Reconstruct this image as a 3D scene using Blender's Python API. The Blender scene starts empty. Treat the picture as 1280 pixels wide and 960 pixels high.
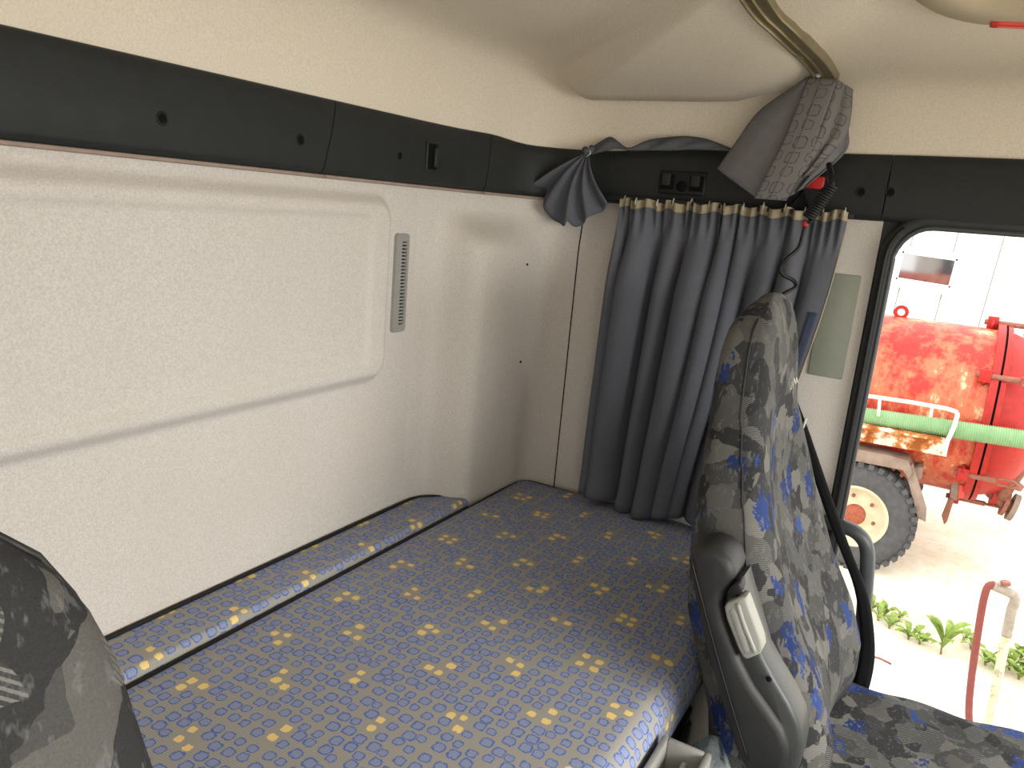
import bpy, bmesh, math, random
from mathutils import Vector, Matrix
from mathutils.bvhtree import BVHTree

random.seed(7)
scn = bpy.context.scene
COL = scn.collection
PI = math.pi

# ------------------------------------------------------------------ camera
F_PX = 960.0
RX = Vector((0.50173421, -0.15512984, 0.85099795))     # world axes seen by the lens
RY = Vector((-0.86079897, -0.1866302, 0.4734916))
RZ = Vector((0.08536925, -0.9701051, -0.22717436))
EYE = Vector((0.0, 0.0, 1.45))
cam_d = bpy.data.cameras.new('camera')
cam_d.sensor_width = 36.0
cam_d.lens = 36.0 * F_PX / 1280.0
cam_d.clip_start = 0.02
cam = bpy.data.objects.new('camera', cam_d)
COL.objects.link(cam)
right = Vector((RX.x, RY.x, RZ.x))
up = -Vector((RX.y, RY.y, RZ.y))
back = -Vector((RX.z, RY.z, RZ.z))
M4 = Matrix.Identity(4)
for i in range(3):
    M4[i][0] = right[i]; M4[i][1] = up[i]; M4[i][2] = back[i]; M4[i][3] = EYE[i]
cam.matrix_world = M4
scn.camera = cam

# ------------------------------------------------------------------ world and exposure
scn.view_settings.view_transform = 'Standard'
scn.view_settings.look = 'None'
scn.view_settings.gamma = 1.0
scn.view_settings.use_curve_mapping = False
scn.view_settings.exposure = 0.0
SKY = 3.1
w = bpy.data.worlds.new('sky'); scn.world = w
w.use_nodes = True
bg = w.node_tree.nodes['Background']
bg.inputs[0].default_value = (1.0, 0.985, 0.95, 1)
bg.inputs[1].default_value = SKY

def portal(name, loc, rot, sx, sy):
    l = bpy.data.lights.new(name, 'AREA'); l.shape = 'RECTANGLE'; l.size = sx; l.size_y = sy
    l.cycles.is_portal = True
    o = bpy.data.objects.new(name, l); COL.objects.link(o)
    o.location = loc; o.rotation_euler = rot
portal('windscreen_portal_offscreen', (0.775, -1.31, 1.27), (PI/2, 0, 0), 2.1, 0.78)      # emits towards +Y
portal('driver_door_portal_offscreen', (-0.38, -0.41, 0.75), (0, -PI/2, 0), 1.5, 1.1)
# added fill lamp at the windscreen, slanting down, brightens the cab beyond the sky
wl = bpy.data.lights.new('windscreen_fill_offscreen', 'AREA'); wl.shape = 'RECTANGLE'; wl.size = 1.5; wl.size_y = 0.62
wl.energy = 33.0; wl.color = (1.0, 0.97, 0.92); wl.spread = math.radians(128)
wo = bpy.data.objects.new('windscreen_fill_offscreen', wl); COL.objects.link(wo)
wo.location = (0.50, -1.53, 1.34)      # wholly outside the windscreen plane
wo.rotation_euler = Vector((0.05, 1.0, -0.85)).to_track_quat('-Z', 'Z').to_euler()

# ------------------------------------------------------------------ helpers
def ray(px, py):
    d = Vector((px - 640.0, py - 480.0, F_PX))
    return Vector((RX.dot(d), RY.dot(d), RZ.dot(d)))
def on(axis, v, px, py):
    d = ray(px, py)
    return EYE + d * ((v - EYE[axis]) / d[axis])
def onx(x, p): return on(0, x, *p)
def ony(y, p): return on(1, y, *p)
def onz(z, p): return on(2, z, *p)
def smooth(a, b, t):
    t = max(0.0, min(1.0, (t - a) / (b - a))) if b != a else float(t > a)
    return t * t * (3 - 2 * t)
def lerp(a, b, t): return a + (b - a) * t
def interp(tab, x):
    if x <= tab[0][0]: return tab[0][1:]
    for a, b in zip(tab, tab[1:]):
        if x <= b[0]:
            t = (x - a[0]) / (b[0] - a[0])
            return tuple(lerp(p, q, t) for p, q in zip(a[1:], b[1:]))
    return tab[-1][1:]
def catmull(pts, n):
    P = [Vector(p) for p in pts]
    P = [P[0] * 2 - P[1]] + P + [P[-1] * 2 - P[-2]]
    out = []
    for i in range(1, len(P) - 2):
        for k in range(n):
            t = k / n
            a, b, c, d = P[i-1], P[i], P[i+1], P[i+2]
            out.append(0.5 * ((2*b) + (c-a)*t + (2*a-5*b+4*c-d)*t*t + (3*b-a-3*c+d)*t**3))
    out.append(P[-2].copy())
    return out
def resample(pts, n):
    P = [Vector(p) for p in pts]
    L = [0.0]
    for a, b in zip(P, P[1:]): L.append(L[-1] + (b - a).length)
    out = []; j = 0
    for k in range(n):
        s = L[-1] * k / (n - 1)
        while j < len(L) - 2 and L[j+1] < s: j += 1
        seg = L[j+1] - L[j]
        out.append(P[j].lerp(P[j+1], (s - L[j]) / seg if seg > 1e-9 else 0))
    return out

def tag(o, label=None, cat=None, group=None, kind=None):
    if label: o['label'] = label
    if cat: o['category'] = cat
    if group: o['group'] = group
    if kind: o['kind'] = kind
    return o
def thing(name, loc, label, cat, group=None):
    o = bpy.data.objects.new(name, None); COL.objects.link(o)
    o.empty_display_size = 0.05
    o.location = loc
    return tag(o, label, cat, group)
def wloc(o):
    v = Vector((0, 0, 0))
    while o: v += o.location; o = o.parent
    return v
def link_mesh(name, me, mat, parent=None, sm=True):
    """world-coordinate mesh -> object whose origin is its base (or its parent's origin)"""
    if parent is None:
        lo = Vector((1e9,)*3); hi = -lo
        for v in me.vertices:
            for k in range(3): lo[k] = min(lo[k], v.co[k]); hi[k] = max(hi[k], v.co[k])
        off = Vector(((lo.x+hi.x)/2, (lo.y+hi.y)/2, lo.z))
    else:
        off = wloc(parent)
    me.transform(Matrix.Translation(-off))
    me.materials.clear(); me.materials.append(mat)
    if sm:
        for p in me.polygons: p.use_smooth = True
    o = bpy.data.objects.new(name, me); COL.objects.link(o)
    if parent is None: o.location = off
    else: o.parent = parent
    return o
def obj(name, bm, mat, parent=None, sm=True, angle=None):
    me = bpy.data.meshes.new(name)
    bmesh.ops.recalc_face_normals(bm, faces=bm.faces)
    bm.to_mesh(me); bm.free()
    if angle is not None:
        me.set_sharp_from_angle(angle=math.radians(angle))
    return link_mesh(name, me, mat, parent, sm)
def struct(o):
    o['kind'] = 'structure'; return o
def mod_solid(o, t, off=0.0):
    m = o.modifiers.new('thickness', 'SOLIDIFY'); m.thickness = t; m.offset = off; return o
def mod_sub(o, n=1):
    m = o.modifiers.new('smooth', 'SUBSURF'); m.levels = n; m.render_levels = n; return o

def add_box(bm, lo, hi, bev=0.0, mat=None, seg=2):
    c = (Vector(lo) + Vector(hi)) / 2; s = Vector(hi) - Vector(lo)
    r = bmesh.ops.create_cube(bm, size=1.0)
    vs = r['verts']
    bmesh.ops.scale(bm, vec=s, verts=vs)
    if bev > 0:
        es = list({e for v in vs for e in v.link_edges})
        rr = bmesh.ops.bevel(bm, geom=es, offset=bev, segments=seg, profile=0.5, affect='EDGES')
        vs = list({v for v in vs if v.is_valid} | set(rr['verts']))
    if mat is not None: bmesh.ops.transform(bm, matrix=mat, verts=vs)
    bmesh.ops.translate(bm, vec=c, verts=vs)
    return vs
def box(lo, hi, bev=0.0, mat=None, seg=2):
    bm = bmesh.new(); add_box(bm, lo, hi, bev, mat, seg); return bm
def frames(P):
    P = [Vector(p) for p in P]; n = len(P)
    T = []
    for i in range(n):
        t = P[min(i+1, n-1)] - P[max(i-1, 0)]
        T.append(t.normalized() if t.length > 1e-9 else Vector((0, 0, 1)))
    a = Vector((0, 0, 1)) if abs(T[0].z) < .9 else Vector((1, 0, 0))
    N = [(a - T[0] * a.dot(T[0])).normalized()]
    for i in range(1, n):
        v = N[-1] - T[i] * N[-1].dot(T[i])
        N.append(v.normalized() if v.length > 1e-6 else N[-1])
    return P, T, N
def add_tube(bm, P, r, seg=8, closed=False, cap=True, rfun=None):
    P, T, N = frames(P)
    rings = []
    for i, (p, t, nn) in enumerate(zip(P, T, N)):
        b = t.cross(nn); rr = rfun(i) if rfun else r
        rings.append([bm.verts.new(p + (nn*math.cos(2*PI*k/seg) + b*math.sin(2*PI*k/seg)) * rr) for k in range(seg)])
    m = len(rings)
    for i in range(m if closed else m - 1):
        A, B = rings[i], rings[(i+1) % m]
        for k in range(seg):
            bm.faces.new((A[k], A[(k+1) % seg], B[(k+1) % seg], B[k]))
    if cap and not closed:
        bm.faces.new(rings[0][::-1]); bm.faces.new(rings[-1])
    return bm
def tube(P, r, seg=8, **k):
    return add_tube(bmesh.new(), P, r, seg, **k)
def add_lathe(bm, prof, origin, axis, seg=32, capends=False):
    """prof: (radius, height along axis)"""
    axis = Vector(axis).normalized(); o = Vector(origin)
    a = Vector((0, 0, 1)) if abs(axis.z) < .9 else Vector((1, 0, 0))
    u = (a - axis * a.dot(axis)).normalized(); v = axis.cross(u)
    rings = []
    for r, h in prof:
        if r < 1e-6: rings.append([bm.verts.new(o + axis*h)])
        else: rings.append([bm.verts.new(o + axis*h + (u*math.cos(2*PI*k/seg) + v*math.sin(2*PI*k/seg))*r) for k in range(seg)])
    for A, B in zip(rings, rings[1:]):
        if len(A) == 1 and len(B) == 1: continue
        for k in range(seg):
            k2 = (k+1) % seg
            if len(A) == 1: bm.faces.new((A[0], B[k2], B[k]))
            elif len(B) == 1: bm.faces.new((A[k], A[k2], B[0]))
            else: bm.faces.new((A[k], A[k2], B[k2], B[k]))
    if capends:
        for rg in (rings[0], rings[-1]):
            if len(rg) > 2: bm.faces.new(rg)
    return bm
def lathe(prof, origin, axis, seg=32, capends=False):
    return add_lathe(bmesh.new(), prof, origin, axis, seg, capends)
def grid_bm(rows, uv=None, close=False):
    """rows: list of lists of Vectors; uv: same shape of (u,v)"""
    bm = bmesh.new()
    V = [[bm.verts.new(p) for p in r] for r in rows]
    L = bm.loops.layers.uv.new('UVMap') if uv else None
    for i in range(len(V) - 1):
        n = len(V[i])
        for j in range(n if close else n - 1):
            j2 = (j+1) % n
            f = bm.faces.new((V[i][j], V[i][j2], V[i+1][j2], V[i+1][j]))
            if uv:
                for lp, q in zip(f.loops, (uv[i][j], uv[i][j2], uv[i+1][j2], uv[i+1][j])): lp[L].uv = q
    return bm
def poly_prism(pts, vec, bev=0.0, seg=2):
    """closed outline extruded along vec, edges bevelled"""
    bm = bmesh.new()
    A = [bm.verts.new(Vector(p)) for p in pts]; vec = Vector(vec)
    B = [bm.verts.new(Vector(p) + vec) for p in pts]
    n = len(A)
    fa = bm.faces.new(A); fb = bm.faces.new(B[::-1])
    for k in range(n): bm.faces.new((A[k], B[k], B[(k+1) % n], A[(k+1) % n]))
    bmesh.ops.recalc_face_normals(bm, faces=bm.faces)
    if bev > 0:
        es = list(set(fa.edges) | set(fb.edges))
        bmesh.ops.bevel(bm, geom=es, offset=bev, segments=seg, profile=0.5, affect='EDGES', clamp_overlap=True)
    return bm
def rrect(w, h, r, n=5):
    out = []
    for cx, cy, a0 in ((w/2-r, h/2-r, 0), (-w/2+r, h/2-r, PI/2), (-w/2+r, -h/2+r, PI), (w/2-r, -h/2+r, 1.5*PI)):
        for k in range(n + 1):
            a = a0 + PI/2 * k / n
            out.append((cx + r*math.cos(a), cy + r*math.sin(a)))
    return out

# ------------------------------------------------------------------ materials
def srgb(r, g, b):
    f = lambda c: (c/255.0/12.92) if c/255.0 <= .04045 else ((c/255.0 + .055)/1.055)**2.4
    return (f(r), f(g), f(b), 1.0)
class NT:
    def __init__(s, name, rough=0.7, spec=0.3, metal=0.0):
        s.m = bpy.data.materials.new(name); s.m.use_nodes = True
        s.t = s.m.node_tree; s.b = s.t.nodes['Principled BSDF']
        s.b.inputs['Roughness'].default_value = rough
        s.b.inputs['Specular IOR Level'].default_value = spec
        s.b.inputs['Metallic'].default_value = metal
    def n(s, typ, **kw):
        nd = s.t.nodes.new(typ)
        for k, v in kw.items():
            if k.startswith('_'): nd.inputs[k[1:].replace('_', ' ')].default_value = v
            else: setattr(nd, k, v)
        return nd
    def l(s, a, b): s.t.links.new(a, b)
    def coord(s, kind='Object'): return s.n('ShaderNodeTexCoord').outputs[kind]
    def noise(s, vec, scale, detail=4, rough=.6, out='Fac'):
        nd = s.n('ShaderNodeTexNoise'); nd.inputs['Scale'].default_value = scale
        nd.inputs['Detail'].default_value = detail; nd.inputs['Roughness'].default_value = rough
        s.l(vec, nd.inputs['Vector']); return nd.outputs['Fac' if out == 'Fac' else 'Color']
    def ramp(s, fac, stops, const=False):
        nd = s.n('ShaderNodeValToRGB'); cr = nd.color_ramp
        cr.interpolation = 'CONSTANT' if const else 'LINEAR'
        while len(cr.elements) < len(stops): cr.elements.new(0.5)
        for e, (p, c) in zip(cr.elements, stops): e.position = p; e.color = c if len(c) == 4 else (*c, 1)
        s.l(fac, nd.inputs[0]); return nd.outputs[0]
    def mix(s, fac, a, b, mode='MIX'):
        nd = s.n('ShaderNodeMix', data_type='RGBA', blend_type=mode)
        for i, x in ((0, fac), (6, a), (7, b)):
            if hasattr(x, 'node'): s.l(x, nd.inputs[i])
            else: nd.inputs[i].default_value = x
        return nd.outputs[2]
    def math(s, op, a, b=0.0, c=0.0):
        nd = s.n('ShaderNodeMath', operation=op)
        for i, x in enumerate((a, b, c)):
            if hasattr(x, 'node'): s.l(x, nd.inputs[i])
            else: nd.inputs[i].default_value = x
        return nd.outputs[0]
    def vmath(s, op, a, b=(0, 0, 0), out=0):
        nd = s.n('ShaderNodeVectorMath', operation=op)
        for i, x in enumerate((a, b)):
            if hasattr(x, 'node'): s.l(x, nd.inputs[i])
            else: nd.inputs[i].default_value = x
        return nd.outputs[out]
    def col(s, c):
        if hasattr(c, 'node'): s.l(c, s.b.inputs['Base Color'])
        else: s.b.inputs['Base Color'].default_value = c
        return s
    def bump(s, h, strength=.3, dist=.002):
        nd = s.n('ShaderNodeBump'); nd.inputs['Strength'].default_value = strength; nd.inputs['Distance'].default_value = dist
        s.l(h, nd.inputs['Height']); s.l(nd.outputs[0], s.b.inputs['Normal']); return s

def plain(name, c, rough=.6, spec=.3, metal=0.0, var=.12, scale=30, bump=0.0, bscale=400):
    """a base colour with slight wear variation and optional fine relief"""
    m = NT(name, rough, spec, metal); v = m.coord()
    k = m.ramp(m.noise(v, scale), [(.3, tuple(x*(1-var) for x in c[:3])), (.7, tuple(min(1, x*(1+var)) for x in c[:3]))])
    m.col(k)
    if bump: m.bump(m.noise(v, bscale, 2), bump, .001)
    return m.m
def felt(name, c, scale=330, bump=.5, speck=.2):
    m = NT(name, .95, .1); v = m.coord()
    a = m.noise(v, scale, 3, .7)
    k = m.ramp(a, [(.28, tuple(x*(1-speck) for x in c[:3])), (.68, tuple(min(1, x*(1+speck*.6)) for x in c[:3]))])
    big = m.noise(v, 3.0, 3)
    k = m.mix(m.ramp(big, [(.35, (0, 0, 0)), (.75, (.35, .35, .35))]), k, tuple(x*f for x, f in zip(c[:3], (.88, .85, .8))) + (1,))
    m.col(k); m.bump(a, bump, .0015)
    return m.m
def camo(name):
    m = NT(name, .9, .15); v = m.coord()
    d = m.vmath('SCALE', m.vmath('SUBTRACT', m.noise(v, 42, 2, .5, 'Color'), (.5, .5, .5)))
    d.node.inputs['Scale'].default_value = .014
    p = m.vmath('ADD', v, d)
    vo = m.n('ShaderNodeTexVoronoi', distance='MANHATTAN'); vo.inputs['Scale'].default_value = 27
    m.l(p, vo.inputs['Vector'])
    sep = m.n('ShaderNodeSeparateColor'); m.l(vo.outputs['Color'], sep.inputs[0])
    base = m.ramp(sep.outputs[0], [(0, srgb(50, 50, 51)), (.25, srgb(70, 70, 69)), (.5, srgb(88, 87, 84)), (.72, srgb(59, 59, 60)), (.88, srgb(104, 102, 97))], True)
    # ribbed cells
    wv = m.n('ShaderNodeTexWave', wave_type='BANDS', bands_direction='DIAGONAL'); wv.inputs['Scale'].default_value = 150
    m.l(v, wv.inputs['Vector'])
    rib = m.math('MULTIPLY', m.math('GREATER_THAN', sep.outputs[1], .66), m.math('GREATER_THAN', wv.outputs['Fac'], .6))
    base = m.mix(m.math('MULTIPLY', rib, .75), base, srgb(118, 118, 114))
    # blue patches
    v2 = m.n('ShaderNodeTexVoronoi', distance='CHEBYCHEV'); v2.inputs['Scale'].default_value = 24
    st = m.vmath('MULTIPLY', p, (1.0, 1.0, .62)); m.l(st, v2.inputs['Vector'])
    s2 = m.n('ShaderNodeSeparateColor'); m.l(v2.outputs['Color'], s2.inputs[0])
    small = m.math('LESS_THAN', v2.outputs['Distance'], m.math('MULTIPLY', m.noise(v, 130, 2), .78))
    blue = m.math('MULTIPLY', m.math('GREATER_THAN', s2.outputs[0], .74), small)
    base = m.mix(blue, base, m.ramp(s2.outputs[1], [(0, srgb(34, 48, 92)), (1, srgb(54, 73, 126))]))
    # brush scratches of pale thread
    nz = m.noise(m.vmath('MULTIPLY', v, (1, 1, .35)), 120, 3, .7)
    base = m.mix(m.ramp(nz, [(.57, (0, 0, 0)), (.66, (.45, .45, .45))]), base, srgb(116, 118, 120))
    weave = m.noise(v, 900, 1)
    base = m.mix(.35, base, m.mix(1.0, base, m.ramp(weave, [(.3, (.45, .45, .45)), (.7, (1, 1, 1))]), 'MULTIPLY'))
    m.col(base); m.bump(weave, .3, .001)
    return m.m
def stones(name, ground, fill, ring, yellow=None, cell=.0243, strength=1.0, per=(.17, .186), rib=True, rnd=.36, thin=.29):
    """woven upholstery: small rounded blocks with an outline, some blocks in yellow clusters; UV in metres"""
    m = NT(name, .92, .1); uv = m.coord('UV')
    d = m.vmath('SCALE', m.vmath('SUBTRACT', m.noise(uv, 190, 1, .5, 'Color'), (.5, .5, .5))); d.node.inputs['Scale'].default_value = .0055
    p = m.vmath('MULTIPLY', m.vmath('ADD', uv, d), (1, 1, 0))
    vo = m.n('ShaderNodeTexVoronoi', voronoi_dimensions='2D', distance='MINKOWSKI'); vo.inputs['Scale'].default_value = 1/cell
    vo.inputs['Randomness'].default_value = rnd; vo.inputs['Exponent'].default_value = 3.5
    m.l(p, vo.inputs['Vector'])
    dist = vo.outputs['Distance']
    sc = m.n('ShaderNodeSeparateColor'); m.l(vo.outputs['Color'], sc.inputs[0])
    dist = m.math('DIVIDE', dist, m.math('MULTIPLY_ADD', sc.outputs[1], .3, .82))
    inner = m.math('LESS_THAN', dist, thin); outer = m.math('LESS_THAN', dist, .37)
    g = ground
    if rib:
        wv = m.n('ShaderNodeTexWave', wave_type='BANDS', bands_direction='X'); wv.inputs['Scale'].default_value = 90
        m.l(m.vmath('MULTIPLY', uv, (1.0, .35, 0)), wv.inputs['Vector'])
        g = m.mix(m.math('MULTIPLY', wv.outputs['Fac'], .55), ground, tuple(x*f for x, f in zip(ground[:3], (.62, .62, .66))) + (1,))
        gn = m.noise(uv, 700, 2); g = m.mix(.3, g, m.mix(1.0, g, m.ramp(gn, [(.3, (.5, .5, .5)), (.7, (1, 1, 1))]), 'MULTIPLY'))
    k = m.mix(m.math('MULTIPLY', outer, strength), g, ring)
    fl = m.mix(m.math('MULTIPLY', m.noise(uv, 420, 2), .5 if rib else 0.0), fill, ring)
    k = m.mix(m.math('MULTIPLY', inner, strength), k, fl)
    if yellow:
        pos = m.vmath('DIVIDE', vo.outputs['Position'], (per[0], per[1], 1))
        best = None
        for o in ((0.0, 0.0), (.5, .5)):
            q = m.vmath('SUBTRACT', m.vmath('FRACTION', m.vmath('ADD', pos, (o[0]+10, o[1]+10, 0))), (.5, .5, 0))
            q = m.vmath('MULTIPLY', q, (per[0], per[1], 0))
            ln = m.vmath('LENGTH', q, out=1)
            best = ln if best is None else m.math('MINIMUM', best, ln)
        ye = m.math('MULTIPLY', m.math('LESS_THAN', best, .0225), m.math('LESS_THAN', dist, .28))
        edge = m.math('MULTIPLY', m.math('LESS_THAN', best, .0225), outer)
        k = m.mix(edge, k, g); k = m.mix(ye, k, yellow)
    m.col(k); m.bump(m.noise(uv, 800, 1), .25, .001)
    return m.m

MAT = {}
MAT['felt'] = felt('wall felt', (.66, .625, .58))
MAT['felt_side'] = MAT['felt']        # the same cloth lines every wall
MAT['roof'] = felt('headliner', (.80, .735, .625), 260, .35, .14)
MAT['trim'] = plain('charcoal plastic', srgb(38, 41, 41), .55, .3, bump=.15, bscale=900)
MAT['black'] = plain('black plastic', srgb(22, 22, 24), .5, .35)
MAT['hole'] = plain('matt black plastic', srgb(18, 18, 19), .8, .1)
MAT['lip'] = plain('beige edge', srgb(158, 140, 128), .7)
MAT['lip2'] = plain('beige console plastic', srgb(186, 172, 146), .55, .3, var=.04)
MAT['rubber'] = plain('rubber seal', srgb(50, 51, 52), .6, .35)
MAT['handle'] = plain('grip plastic', srgb(66, 70, 72), .4, .45)
MAT['greyplastic'] = plain('light grey plastic', srgb(152, 152, 148), .5, .35, var=.06)
MAT['arm'] = plain('dark grey pad', srgb(36, 37, 37), .5, .4, bump=.25, bscale=1200)
MAT['armplate'] = plain('mid grey plastic', srgb(58, 60, 60), .42, .45, var=.08)
MAT['lever'] = plain('pale lever plastic', srgb(148, 149, 142), .42, .4, var=.05)
MAT['camo'] = camo('patterned seat cloth')
MAT['mattress'] = stones('bunk cloth', srgb(172, 170, 162), srgb(152, 160, 182), srgb(90, 114, 180), srgb(236, 208, 140), thin=.28)
MAT['curtain'] = stones('curtain cloth', srgb(96, 99, 107), srgb(99, 102, 110), srgb(90, 93, 102), None, .03, .5, rib=False)
MAT['strap'] = stones('curtain tie cloth', srgb(122, 120, 119), srgb(122, 120, 119), srgb(76, 76, 82), None, .033, .9, rib=False, rnd=.22, thin=.315)
MAT['drape'] = stones('bundled cloth', srgb(120, 119, 122), srgb(120, 119, 122), srgb(104, 104, 110), None, .03, .4, rib=False, thin=.33)
MAT['tape'] = plain('header tape', srgb(160, 149, 126), .9, .1, bump=.3)
MAT['rail'] = plain('bronze rail', srgb(140, 130, 102), .35, .5, .5)
MAT['red'] = plain('red plastic', srgb(190, 40, 38), .4, .4)
MAT['redlens'] = plain('red lens', srgb(226, 70, 56), .3, .5)
MAT['plate'] = plain('grey green plate', srgb(142, 146, 134), .5, .35, var=.05)
MAT['navy'] = plain('navy fastener', srgb(62, 68, 88), .9, .1)
MAT['belt'] = plain('black webbing', srgb(30, 31, 33), .8, .2, bump=.2, bscale=1500)
MAT['panel'] = plain('dark bunk panel', srgb(70, 70, 68), .65, .3)
MAT['floor'] = plain('rubber floor', srgb(48, 48, 48), .8, .2, bump=.2)
MAT['chrome'] = plain('white hook', srgb(210, 208, 200), .4, .5)

# ================================================================== STRUCTURE
YR = 1.085          # rear wall plane
XS = 1.87           # passenger side wall plane
XL = -0.32          # driver side wall plane
YF = -1.30          # windscreen plane
YD = 0.160          # rear edge of the door openings
YA = -0.95          # front edge of the door openings
ZT = 1.475          # underside of the dark trim band
ZU = 1.612          # top of the dark trim band
ZFLOOR = 0.0

UP = [(XL, YR), (1.44, YR), (1.56, 1.078), (1.66, 1.055), (1.765, 1.02), (1.835, .96), (1.866, .87), (XS, .76), (XS, .60), (XS, YD)]
LO = [(XL, YR), (1.44, YR), (1.515, 1.07), (1.56, .99), (1.62, .974), (1.77, .966), (1.835, .95), (1.862, .88), (XS, .76), (XS, .60), (XS, YD)]
def plan(pts, n):
    c = catmull([(x, y, 0) for x, y in pts[1:-1]], 12)
    return [Vector((*pts[0], 0))] + c + [Vector((*pts[-1], 0))]
def both(n_rear=60, n_corner=70, n_side=16):
    """matching samples of the upper and lower plan line"""
    out = []
    cu = catmull([(x, y, 0) for x, y in UP[1:8]], 12); cl = catmull([(x, y, 0) for x, y in LO[1:9]], 12)
    cu = resample(cu, n_corner); cl = resample(cl, n_corner)
    for k in range(n_rear):
        p = Vector((lerp(XL, 1.44, k/n_rear), YR, 0)); out.append((p, p))
    out += list(zip(cu, cl))
    for k in range(1, n_side + 1):
        p = Vector((XS, lerp(.76, YD, k/n_side), 0)); out.append((p, p))
    return out
PL = both()

def sd_rrect(x, z, x0, x1, z0, z1, r):
    cx, cz = (x0+x1)/2, (z0+z1)/2
    qx, qz = abs(x-cx)-(x1-x0)/2+r, abs(z-cz)-(z1-z0)/2+r
    return math.hypot(max(qx, 0), max(qz, 0)) + min(max(qx, qz), 0) - r

def pad(x, z):
    """raised plate in the lining with a shallow sunk field"""
    d = sd_rrect(x, z, -1.2, 1.338, 1.04, 1.447, .055)
    d2 = sd_rrect(x, z, -1.2, 1.262, 1.082, 1.404, .022)
    return -.026*(1 - smooth(-.028, .006, d)) + .008*(1 - smooth(-.009, .004, d2))
ZS = [0.0, .3, .55, .66] + [.68 + k*.018 for k in range(20)] + [1.03 + k*.006 for k in range(72)] + [1.465, 1.48, 1.50]
def wall_point(k, z):
    a, b = PL[k]
    wlo = 1 - smooth(1.335, 1.432, z)
    p = a.lerp(b, wlo)
    y = p.y
    if a.x < 1.44: y += pad(p.x, z)
    # soft upright rib in the corner panel
    return Vector((p.x, y, z))
# split the bent sheet at the seam where the side lining starts
seam_k = min(range(len(PL)), key=lambda k: abs(PL[k][1].y - .875) + (9 if PL[k][1].x < 1.8 else 0))
def finer_rear():
    """columns with extra density round the recess edge"""
    ks = list(range(len(PL)))
    return ks
rows = [[wall_point(k, z) for k in range(seam_k + 1)] for z in ZS]
# densify columns near x = 1.2 .. 1.4
def column_at(x, z):
    return Vector((x, YR + pad(x, z), z))
xs = [XL + k*.06 for k in range(int((1.14-XL)/.06)+1)] + [1.15 + k*.006 for k in range(48)]
corner0 = next(k for k in range(len(PL)) if PL[k][0].x >= 1.44 - 1e-6)
rows = [[column_at(x, z) for x in xs if x < 1.435] + [wall_point(k, z) for k in range(corner0, seam_k + 1)] for z in ZS]
nflat = len([x for x in xs if x < 1.435])
struct(obj('wall_rear', grid_bm([r[:nflat+1] for r in rows]), MAT['felt']))
wall_rear = struct(obj('wall_rear_corner', grid_bm([r[nflat:] for r in rows]), MAT['felt']))
# side lining, slightly set back at the joint so the seam reads as a real groove
srows = []
for z in ZS:
    r = [wall_point(seam_k, z)]
    r += [wall_point(k, z) for k in range(seam_k + 1, len(PL))]
    srows.append(r)
wall_side = struct(obj('wall_passenger_side', grid_bm(srows), MAT['felt_side']))
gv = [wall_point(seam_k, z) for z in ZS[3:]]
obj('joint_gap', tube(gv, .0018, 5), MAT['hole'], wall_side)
for p in ((659, 329), (649, 449)):
    q = onx(1.80, p); hit = min((wall_point(k, q.z) for k in range(corner0, seam_k+1)), key=lambda v: (v - EYE).normalized().cross((q-EYE).normalized()).length)
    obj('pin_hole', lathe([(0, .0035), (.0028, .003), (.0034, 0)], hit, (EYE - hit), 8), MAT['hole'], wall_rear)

# B pillar return, A pillars, driver side wall, front wall, floor
hd = [(YD+.25, 0), (YD+.25, 1.70), (YA, 1.70), (YA, ZT+.012)]
for k in range(0, 9):
    a = PI/2*(1-k/8); hd.append((YD-.085+.07*math.cos(a), ZT-.058+.07*math.sin(a)))
hd.append((YD-.015, 0))
bm = poly_prism([(XS+.004, y, z) for y, z in hd], (.09, 0, 0))
struct(obj('wall_passenger_pillar', bm, MAT['rubber'], angle=30))
struct(obj('wall_passenger_front', box((XS, YF, 0), (XS+.06, YA, ZU+.02), .01), MAT['felt_side']))
struct(obj('wall_driver_rear', box((XL-.06, YD, 0), (XL, YR+.05, ZU+.02), .01), MAT['felt_side']))
struct(obj('wall_driver_front', box((XL-.06, YF, 0), (XL, YA, ZU+.02), .01), MAT['felt_side']))
struct(obj('wall_front', box((XL, YF-.06, 0), (XS, YF, .92), .01), MAT['trim']))
struct(obj('floor', box((XL-.06, YF-.06, -.06), (XS+.04, YR+.05, 0)), MAT['floor']))

# ------------------------------------------------------------------ headliner
def contour():
    c = [Vector((a.x, a.y, 0)) for a, b in PL[0::2]]
    for k in range(1, 14): c.append(Vector((XS, lerp(YD, YF+.15, k/13), 0)))
    for k in range(1, 7):
        a = PI/2*k/6; c.append(Vector((XS-.15+.15*math.cos(a), YF+.15-.15*math.sin(a), 0)))
    for k in range(1, 20): c.append(Vector((lerp(XS-.15, XL+.15, k/19), YF, 0)))
    for k in range(1, 7):
        a = PI/2*k/6; c.append(Vector((XL+.15-.15*math.sin(a), YF+.15-.15*math.cos(a), 0)))
    for k in range(1, 20): c.append(Vector((XL, lerp(YF+.15, YR-.02, k/19), 0)))
    return c
CT = contour()
CTR = Vector((.775, -.1, 0))
nC = len(CT)
def inward(i):
    t = (CT[(i+1) % nC] - CT[i-1]); n = Vector((-t.y, t.x, 0)).normalized()
    if n.dot(CTR - CT[i]) < 0: n = -n
    return n
LEV = [(0, 1.585, 0), (0, 1.65, 0), (.004, 1.70, 0), (.012, 1.735, 0), (.030, 1.758, 0), (.060, 1.768, 0), (.10, 1.777, 0),
       (.10, 1.785, .12), (.10, 1.80, .28), (.10, 1.818, .46), (.10, 1.832, .64), (.10, 1.84, .82), (.10, 1.843, .97)]
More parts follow.
